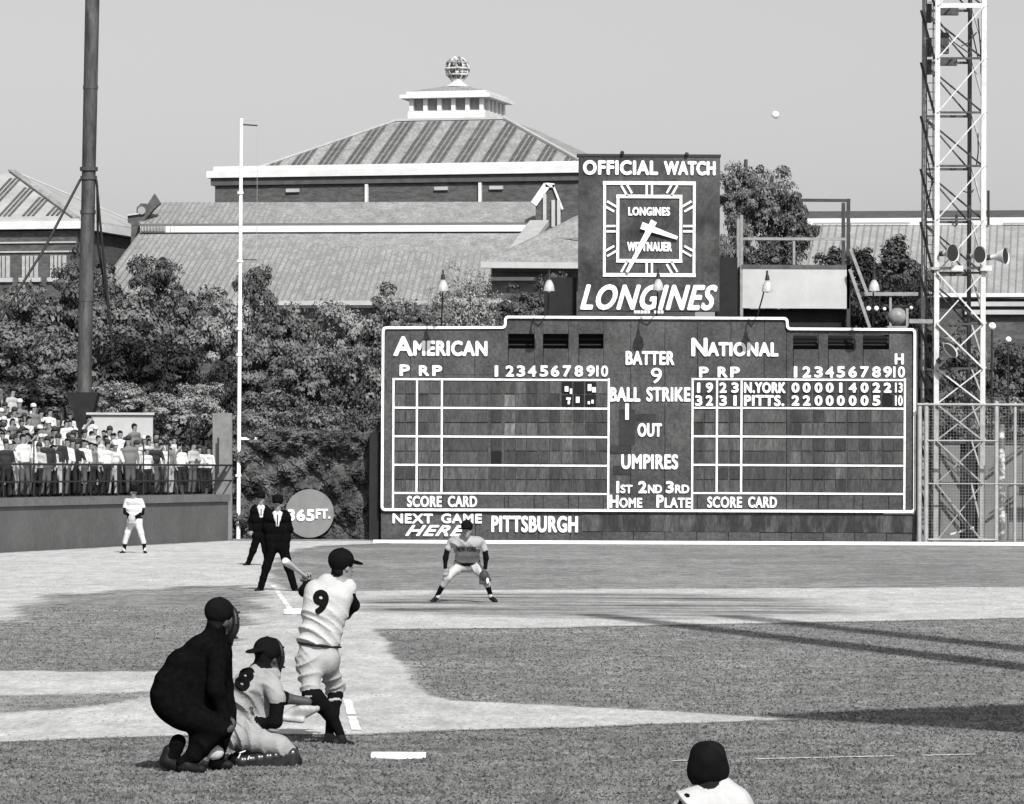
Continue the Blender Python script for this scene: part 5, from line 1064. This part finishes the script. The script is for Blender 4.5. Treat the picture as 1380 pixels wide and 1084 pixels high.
b.cap(j(598, 787, -.1), j(588, 805, .02), .056, .036, 5, .02); b.cap(j(656, 787, -.1), j(662, 804, .02), .056, .036, 5, .02); b.cap(j(592, 800, 0), j(590, 804, 0), .042, .042, 6, .01); b.cap(j(660, 799, 0), j(661, 803, 0), .042, .042, 6, .01)
o = person(b, .0145, [SKIN, HAIR, mat('road flannel shirt', .30, .06, 9, .9), SHOE, mat('road flannel trousers', .42, .05, 9, .9), SOCK, SHIRT], G(627, 812), 'third baseman in grey uniform crouching hands on knees before the scoreboard')
sub('cap', cap_hat(j(629, 711.5, -.36), (-.05, -1, -.1), s=1.08), .013, CAPM, o)
s_ = Body(); s_.cap(j(588, 806.5, .04), j(583, 810.5, -.14), .045, .04, 0, .03); sub('shoe', s_, .014, SHOE, o); s_ = Body(); s_.cap(j(662, 806, .04), j(668, 810.5, -.14), .045, .04, 0, .03); sub('shoe', s_, .014, SHOE, o)
s_ = Body(); g0 = j(652.5, 777, -.24); s_.ell(g0, (.09, .05, .11), 0, .02)
for q in range(4): s_.cap(g0+np.array((-.06+.035*q, 0, -.04)), g0+np.array((-.07+.045*q, -.03, -.13)), .026, .02, 0, .008)
s_.cap(g0+np.array((.06, 0, .02)), g0+np.array((.11, -.04, -.07)), .028, .022, 0, .01); sub('fielding_glove', s_, .014, LEA, o)
m = MB(); m.ball(Vector(j(657, 783, -.3)), .035, 8, (.8, .4, 1.6)); m.build('glove_strap', mat('pale strap', .7), o)
s_ = Body(); s_.cap(j(618, 738, -.175), j(640, 739, -.175), .01, .01, 0, .01)
lt = MB(); V_, Fs_ = glyphs('NEW YORK'); 
back_number('NEW YORK', o, b, j(629, 740), (0, 1, 0), (0, 0, 1), .10, .004, m=mat('navy felt', .05), wd=.36)
# ---------------------------------------------------------------- left fielder standing near the bleacher wall
d6 = gd(181, 746); j = J(d6); b = Body(); hc = j(180, 664.5, -.02); f6 = (.35, -.9, -.15); head(b, hc, f6); b.cap(hc-np.array((0, 0, .05)), hc-np.array((0, 0, .16)), .055, .06, 0, .02)
b.cap(j(175, 677), j(186, 677), .11, .11, 2, .05, FW); b.cap(j(176, 687), j(186, 687), .125, .125, 2, .05, FW); b.cap(j(177, 694), j(186, 694), .115, .115, 2, .04); b.cap(j(177, 698), j(186, 698), .112, .112, 3, .01); b.cap(j(177, 702), j(186, 702), .125, .125, 2, .04)
b.cap(j(171, 675), j(168.5, 683), .066, .062, 2, .03); b.cap(j(168.5, 684), j(168.5, 691, -.02), .05, .046, 5, .02); b.cap(j(168.5, 691, -.02), j(176, 697, -.22), .045, .034, 5, .03)
b.cap(j(190, 675), j(193, 683), .066, .062, 2, .03); b.cap(j(193, 684), j(192, 692, -.02), .05, .046, 5, .02); b.cap(j(192, 692, -.02), j(182, 697, -.22), .045, .034, 5, .03); hand(b, j(182, 697, -.22), (-.6, -.2, -.1), (0, 0, 1), 0, .6, 1.1)
b.cap(j(177, 704), j(172, 718, -.02), .108, .085, 4, .05, FT_); b.cap(j(172, 718, -.02), j(168.5, 731, 0), .082, .07, 4, .03, FT_); b.cap(j(186, 704), j(190, 718, -.02), .108, .085, 4, .05, FT_); b.cap(j(190, 718, -.02), j(193.5, 731, 0), .082, .07, 4, .03, FT_)
b.cap(j(168.3, 731), j(167.5, 742), .058, .042, 5, .02); b.cap(j(193.6, 731), j(195, 742), .058, .042, 5, .02); b.cap(j(167.5, 739), j(167.3, 742), .046, .046, 6, .01); b.cap(j(195, 739), j(195.2, 742), .046, .046, 6, .01)
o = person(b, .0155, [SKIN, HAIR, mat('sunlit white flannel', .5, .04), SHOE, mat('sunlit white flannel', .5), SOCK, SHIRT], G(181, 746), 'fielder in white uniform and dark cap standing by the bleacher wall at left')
sub('cap', cap_hat(j(180, 660.5, -.02), f6, s=1.1), .014, CAPM, o)
s_ = Body(); s_.cap(j(167, 743.5, .03), j(163, 745.5, -.12), .045, .04, 0, .03); sub('shoe', s_, .015, SHOE, o); s_ = Body(); s_.cap(j(195, 743.5, .03), j(196.5, 745.5, -.14), .045, .04, 0, .03); sub('shoe', s_, .015, SHOE, o)
s_ = Body(); g0 = j(177.5, 699, -.27); s_.ell(g0, (.10, .06, .12), 0, .02)
for q in range(4): s_.cap(g0+np.array((-.05+.035*q, 0, -.04)), g0+np.array((-.06+.045*q, -.02, -.13)), .026, .02, 0, .008)
sub('fielding_glove', s_, .015, LEAL, o)
# ---------------------------------------------------------------- kneeling player in the foreground, seen from behind
D7 = 21.4; j = J(D7); s7 = F/D7; b = Body(); hc = j(954, 1031, .02); f7 = (-.45, .89, -.12); head(b, hc, f7, s=1.04); b.cap(hc-np.array((0, 0, .05)), j(958, 1062, 0), .062, .072, 0, .03)
F7 = fo(.017, 20, (.8, 0, 1))
b.cap(j(938, 1088, .0), j(985, 1086, .0), .125, .12, 2, .05, F7); b.cap(j(948, 1073, .0), j(975, 1066, -.0), .06, .07, 2, .03); b.cap(j(966, 1060, .0), j(974, 1060, .0), .038, .04, 2, .03); b.cap(j(938, 1110, .02), j(985, 1110, .02), .14, .14, 2, .06, F7); b.cap(j(942, 1140, .03), j(982, 1140, .03), .13, .13, 2, .06, F7)
b.cap(j(944, 1160, .03), j(980, 1160, .03), .125, .125, 3, .01); b.cap(j(944, 1178, .03), j(980, 1178, .03), .135, .135, 4, .05); b.cap(j(944, 1180, .03), j(935, 1190, .42), .11, .085, 4, .05); b.cap(j(935, 1190, .42), j(938, 1235, .36), .078, .05, 5, .04)
b.cap(j(980, 1182, .03), j(990, 1228, .22), .11, .085, 4, .05); b.cap(j(990, 1230, .22), j(988, 1238, -.22), .075, .05, 5, .04)
b.cap(j(931, 1085, -.03), j(922, 1128, .02), .070, .06, 6, .02); b.cap(j(922, 1128, .08), j(936, 1150, .3), .055, .04, 6, .03); b.cap(j(996, 1092, .02), j(1006, 1128, .06), .072, .06, 6, .03); b.cap(j(1006, 1128, .06), j(985, 1155, .3), .055, .04, 6, .03)
b.cap(j(926.5, 1080, -.06), j(922, 1100, -.04), .042, .05, 6, .01); hand(b, j(936, 1150, .3), (.2, .9, -.3), (1, 0, 0), 0, .7); hand(b, j(985, 1155, .3), (-.2, .9, -.3), (-1, 0, 0), 0, .7)
o = person(b, .0072, [mat('very dark skin', .009, .2, 12, .8, spec=.1), HAIR, WHT, SHOE, WHT, SOCK, SOCK], Vector((P(960, 1200, D7).x, D7, 0)), 'kneeling player in white shirt with dark sleeves, head and shoulders at bottom edge')
s_ = Body(); s_.ell(j(954, 1024, .0), (.096, .118, .092), 0, .02); s_.cap(j(946, 1015, .0), j(961, 1014.5, .0), .058, .06, 0, .03); s_.cap(j(946, 1038, -.01), j(962, 1038, -.01), .082, .084, 0, .03); s_.ell(j(932.5, 1046, -.02), (.021, .03, .026), 0, .012); s_.ell(j(976, 1042, -.02), (.017, .03, .03), 0, .012); s_.ell(j(933.5, 1027.5, .1), (.03, .05, .006), 0, .01); s_.cap(j(945, 1050, .02), j(962, 1048, .02), .055, .055, 0, .03); sub('batting_helmet', s_, .010, CAPM, o)
for xx, dy in ((936, .5), (988, -.25)):
    s_ = Body(); s_.cap(j(xx, 1240, dy-.1), j(xx, 1242, dy+.14), .045, .04, 0, .03); sub('shoe', s_, .015, SHOE, o)
# ================================================================== CROWD
def spec(pose, seed):
    r = random.Random(seed); b = Body(); sit = pose in ('sit', 'sitlean', 'sithat'); hz_ = 1.6 if not sit else 1.16; hp = .92 if not sit else .46
    lean = .12 if pose in ('sitlean', 'rail') else 0
    hc = np.array((r.uniform(-.03, .03), -lean*1.3, hz_)); f = unit((r.uniform(-.5, .5), -1, -.25)); head(b, hc, f, s=1.0, ms=0, mh=3, ears=False); b.ell(hc+np.array((0, .01, .055)), (.088, .095, .062), 3, .01); b.cap(hc-(0, 0, .06), hc-(0, -.03, .16), .055, .06, 0, .03)
    sz = hz_-.25; b.cap((-.10, -lean, sz), (.10, -lean, sz), .09, .09, 1, .05); b.cap((-.08, -lean*.6, sz-.2), (.08, -lean*.6, sz-.2), .12, .12, 1, .08); b.cap((-.07, 0, hp+.1), (.07, 0, hp+.1), .12, .12, 1, .08); b.cap((-.07, 0, hp-.02), (.07, 0, hp-.02), .125, .125, 2, .04)
    def arm(sx, el, ha, short=True):
        s0 = np.array((sx*.2, -lean, sz+.02)); e = np.array((sx*el[0], el[1]-lean, sz+el[2])); h = np.array((sx*ha[0], ha[1]-lean, sz+ha[2]))
        b.cap(s0, e, .06, .05, 1, .05); b.cap(e, h, .042, .034, 0 if short else 1, .03); b.cap(h, h+unit(h-e)*.08, .036, .03, 0, .02)
    sh_ = r.random() < .6
    if pose in ('stand', 'suit'): arm(-1, (.27, .02, -.28), (.25, -.1, -.5), sh_ and pose != 'suit'); arm(1, (.27, .02, -.28), (.24, -.1, -.5), sh_ and pose != 'suit')
    elif pose == 'fold': arm(-1, (.27, -.05, -.25), (-.08, -.2, -.22), sh_); arm(1, (.27, -.05, -.25), (-.06, -.22, -.18), sh_)
    elif pose == 'rail': arm(-1, (.28, -.1, -.25), (.2, -.36, -.3), sh_); arm(1, (.28, -.1, -.25), (.18, -.36, -.3), sh_)
    elif pose == 'shade': arm(-1, (.34, -.1, -.05), (.08, -.17, .24), sh_); arm(1, (.27, .0, -.27), (.22, -.15, -.42), sh_)
    elif pose in ('sit', 'sithat'): arm(-1, (.26, -.06, -.27), (.12, -.32, -.42), sh_); arm(1, (.26, -.06, -.27), (.1, -.32, -.44), sh_)
    else: arm(-1, (.25, -.2, -.22), (.05, -.28, .02), sh_); arm(1, (.26, -.1, -.28), (.1, -.36, -.42), sh_)
    for sx in (-1, 1):
        if sit: b.cap((sx*.08, -.0, hp-.02), (sx*.13, -.42, hp), .09, .07, 2, .04); b.cap((sx*.13, -.42, hp-.02), (sx*.12, -.38, .08), .062, .045, 2, .03); b.cap((sx*.12, -.38, .05), (sx*.13, -.5, .04), .045, .04, 3, .02)
        else: w_ = r.uniform(.08, .14); b.cap((sx*.075, 0, hp-.05), (sx*w_, -.03, .5), .092, .07, 2, .04); b.cap((sx*w_, -.03, .5), (sx*w_, 0, .08), .066, .045, 2, .03); b.cap((sx*w_, 0, .05), (sx*w_*1.1, -.13, .04), .045, .04, 3, .02)
    me = b.mesh('person', .034, [SKIN, SHIRT, BLK, HAIR], (0, 0, 0))
    return me
POSES = ['stand', 'fold', 'rail', 'shade', 'suit', 'sit', 'sitlean', 'sithat', 'sit', 'stand', 'rail', 'sitlean']
SM = [(p, spec(p, i)) for i, p in enumerate(POSES)]
ST = [s for s in SM if not s[0].startswith('sit')]; SI = [s for s in SM if s[0].startswith('sit')]
HATB = Body(); HATB.ell((0, 0, .09), (.095, .108, .075), 0, .02); HATB.ell((0, 0, .045), (.165, .18, .014), 0, .02); HATM = HATB.mesh('hat', .026, [SHIRT], (0, 0, 0))
TONES = [('white', SHIRT, 13), ('pale', mat('pale shirt', .33, .06, 6), 4), ('grey', mat('grey jacket', .13, .1, 6), 3), ('dark', mat('dark jacket', .018, .2, 6), 4)]
TR = [('dark trousers', mat('dark trousers', .012, .2, 6)), ('dark trousers', mat('dark trousers', .012)), ('grey trousers', mat('grey trousers', .07, .1, 6)), ('pale trousers', mat('pale trousers', .30, .1, 6))]
HM = [('bareheaded', None, 6), ('white hat', SHIRT, 1.2), ('dark hat', mat('dark felt hat', .03), 2)]
def pick(r, L_): return r.choices(L_, [q[2] for q in L_])[0]
rr_ = random.Random(11); ncrowd = 0; zone = ['left edge', 'left of mast', 'middle', 'right end']
PTXT = {'stand': 'standing', 'suit': 'standing', 'fold': 'arms folded', 'rail': 'leaning on rail', 'shade': 'shading eyes', 'sit': 'seated', 'sithat': 'seated', 'sitlean': 'chin on hand'}
for k in range(13):
    p_ = .35+ROWD*k+(.28 if k == 0 else .45); z = 1.5+RISE*k; t = -2.0+2.35*p_*.9; 
    while t < LW-1.0-(.55*k if k > 2 else 0) and ncrowd < 297:
        t += rr_.uniform(.34, .60)*(1.15 if k == 0 else .86)
        if rr_.random() < (.04 if k < 8 else .15): continue
        stand = k == 0 or rr_.random() < (.55 if k < 2 else .18); pn, me = rr_.choice(ST if stand else SI)
        if pn == 'rail' and k: pn, me = ST[0]
        tn, tm, _ = pick(rr_, TONES); 
        if pn == 'suit': tn, tm, _ = TONES[3] if rr_.random() < .7 else TONES[2]
        un, umt = rr_.choice(TR[:3] if rr_.random() < .75 else TR[3:]); hn, hm, _ = pick(rr_, HM)
        pos = W(t, p_+rr_.uniform(-.14, .2), z)
        if 100 < CX+F*pos.x/pos.y < 121 and k > 3: continue
        if pos.y > 131.2+.4: continue
        o = bpy.data.objects.new('person', me); COL.objects.link(o); ORG[o.name] = pos; o.location = pos; sc = rr_.uniform(.84, 1.03); o.scale = (sc, sc, sc)
        o.rotation_euler = (rr_.uniform(-.06, .1), rr_.uniform(-.08, .08), rr_.uniform(-.5, 1.1)); 
        for si, mm in ((0, SKIN), (1, tm), (2, umt), (3, HAIR)): o.material_slots[si].link = 'OBJECT'; o.material_slots[si].material = mm
        zn = zone[0] if pos.x/pos.y < (45-CX)/F else (zone[1] if pos.x/pos.y < (112-CX)/F else (zone[2] if pos.x/pos.y < (200-CX)/F else zone[3]))
        rown = 'front row' if k == 0 else ('second row' if k == 1 else ('middle rows' if k < 6 else 'upper rows'))
        tag(o, 'spectator, %s top, %s, %s, %s, %s, %s' % (tn, un, hn, PTXT[pn], rown, zn), 'spectator', 'spectators on the bleachers')
        if hm: 
            h = bpy.data.objects.new('hat', HATM); COL.objects.link(h); h.parent = o; ORG[h.name] = pos
            hz_ = 1.16 if pn.startswith('sit') else 1.6; h.location = (0, -.15 if pn in ('sitlean', 'rail') else 0, hz_+.03); h.material_slots[0].link = 'OBJECT'; h.material_slots[0].material = hm
        ncrowd += 1
print('crowd', ncrowd)
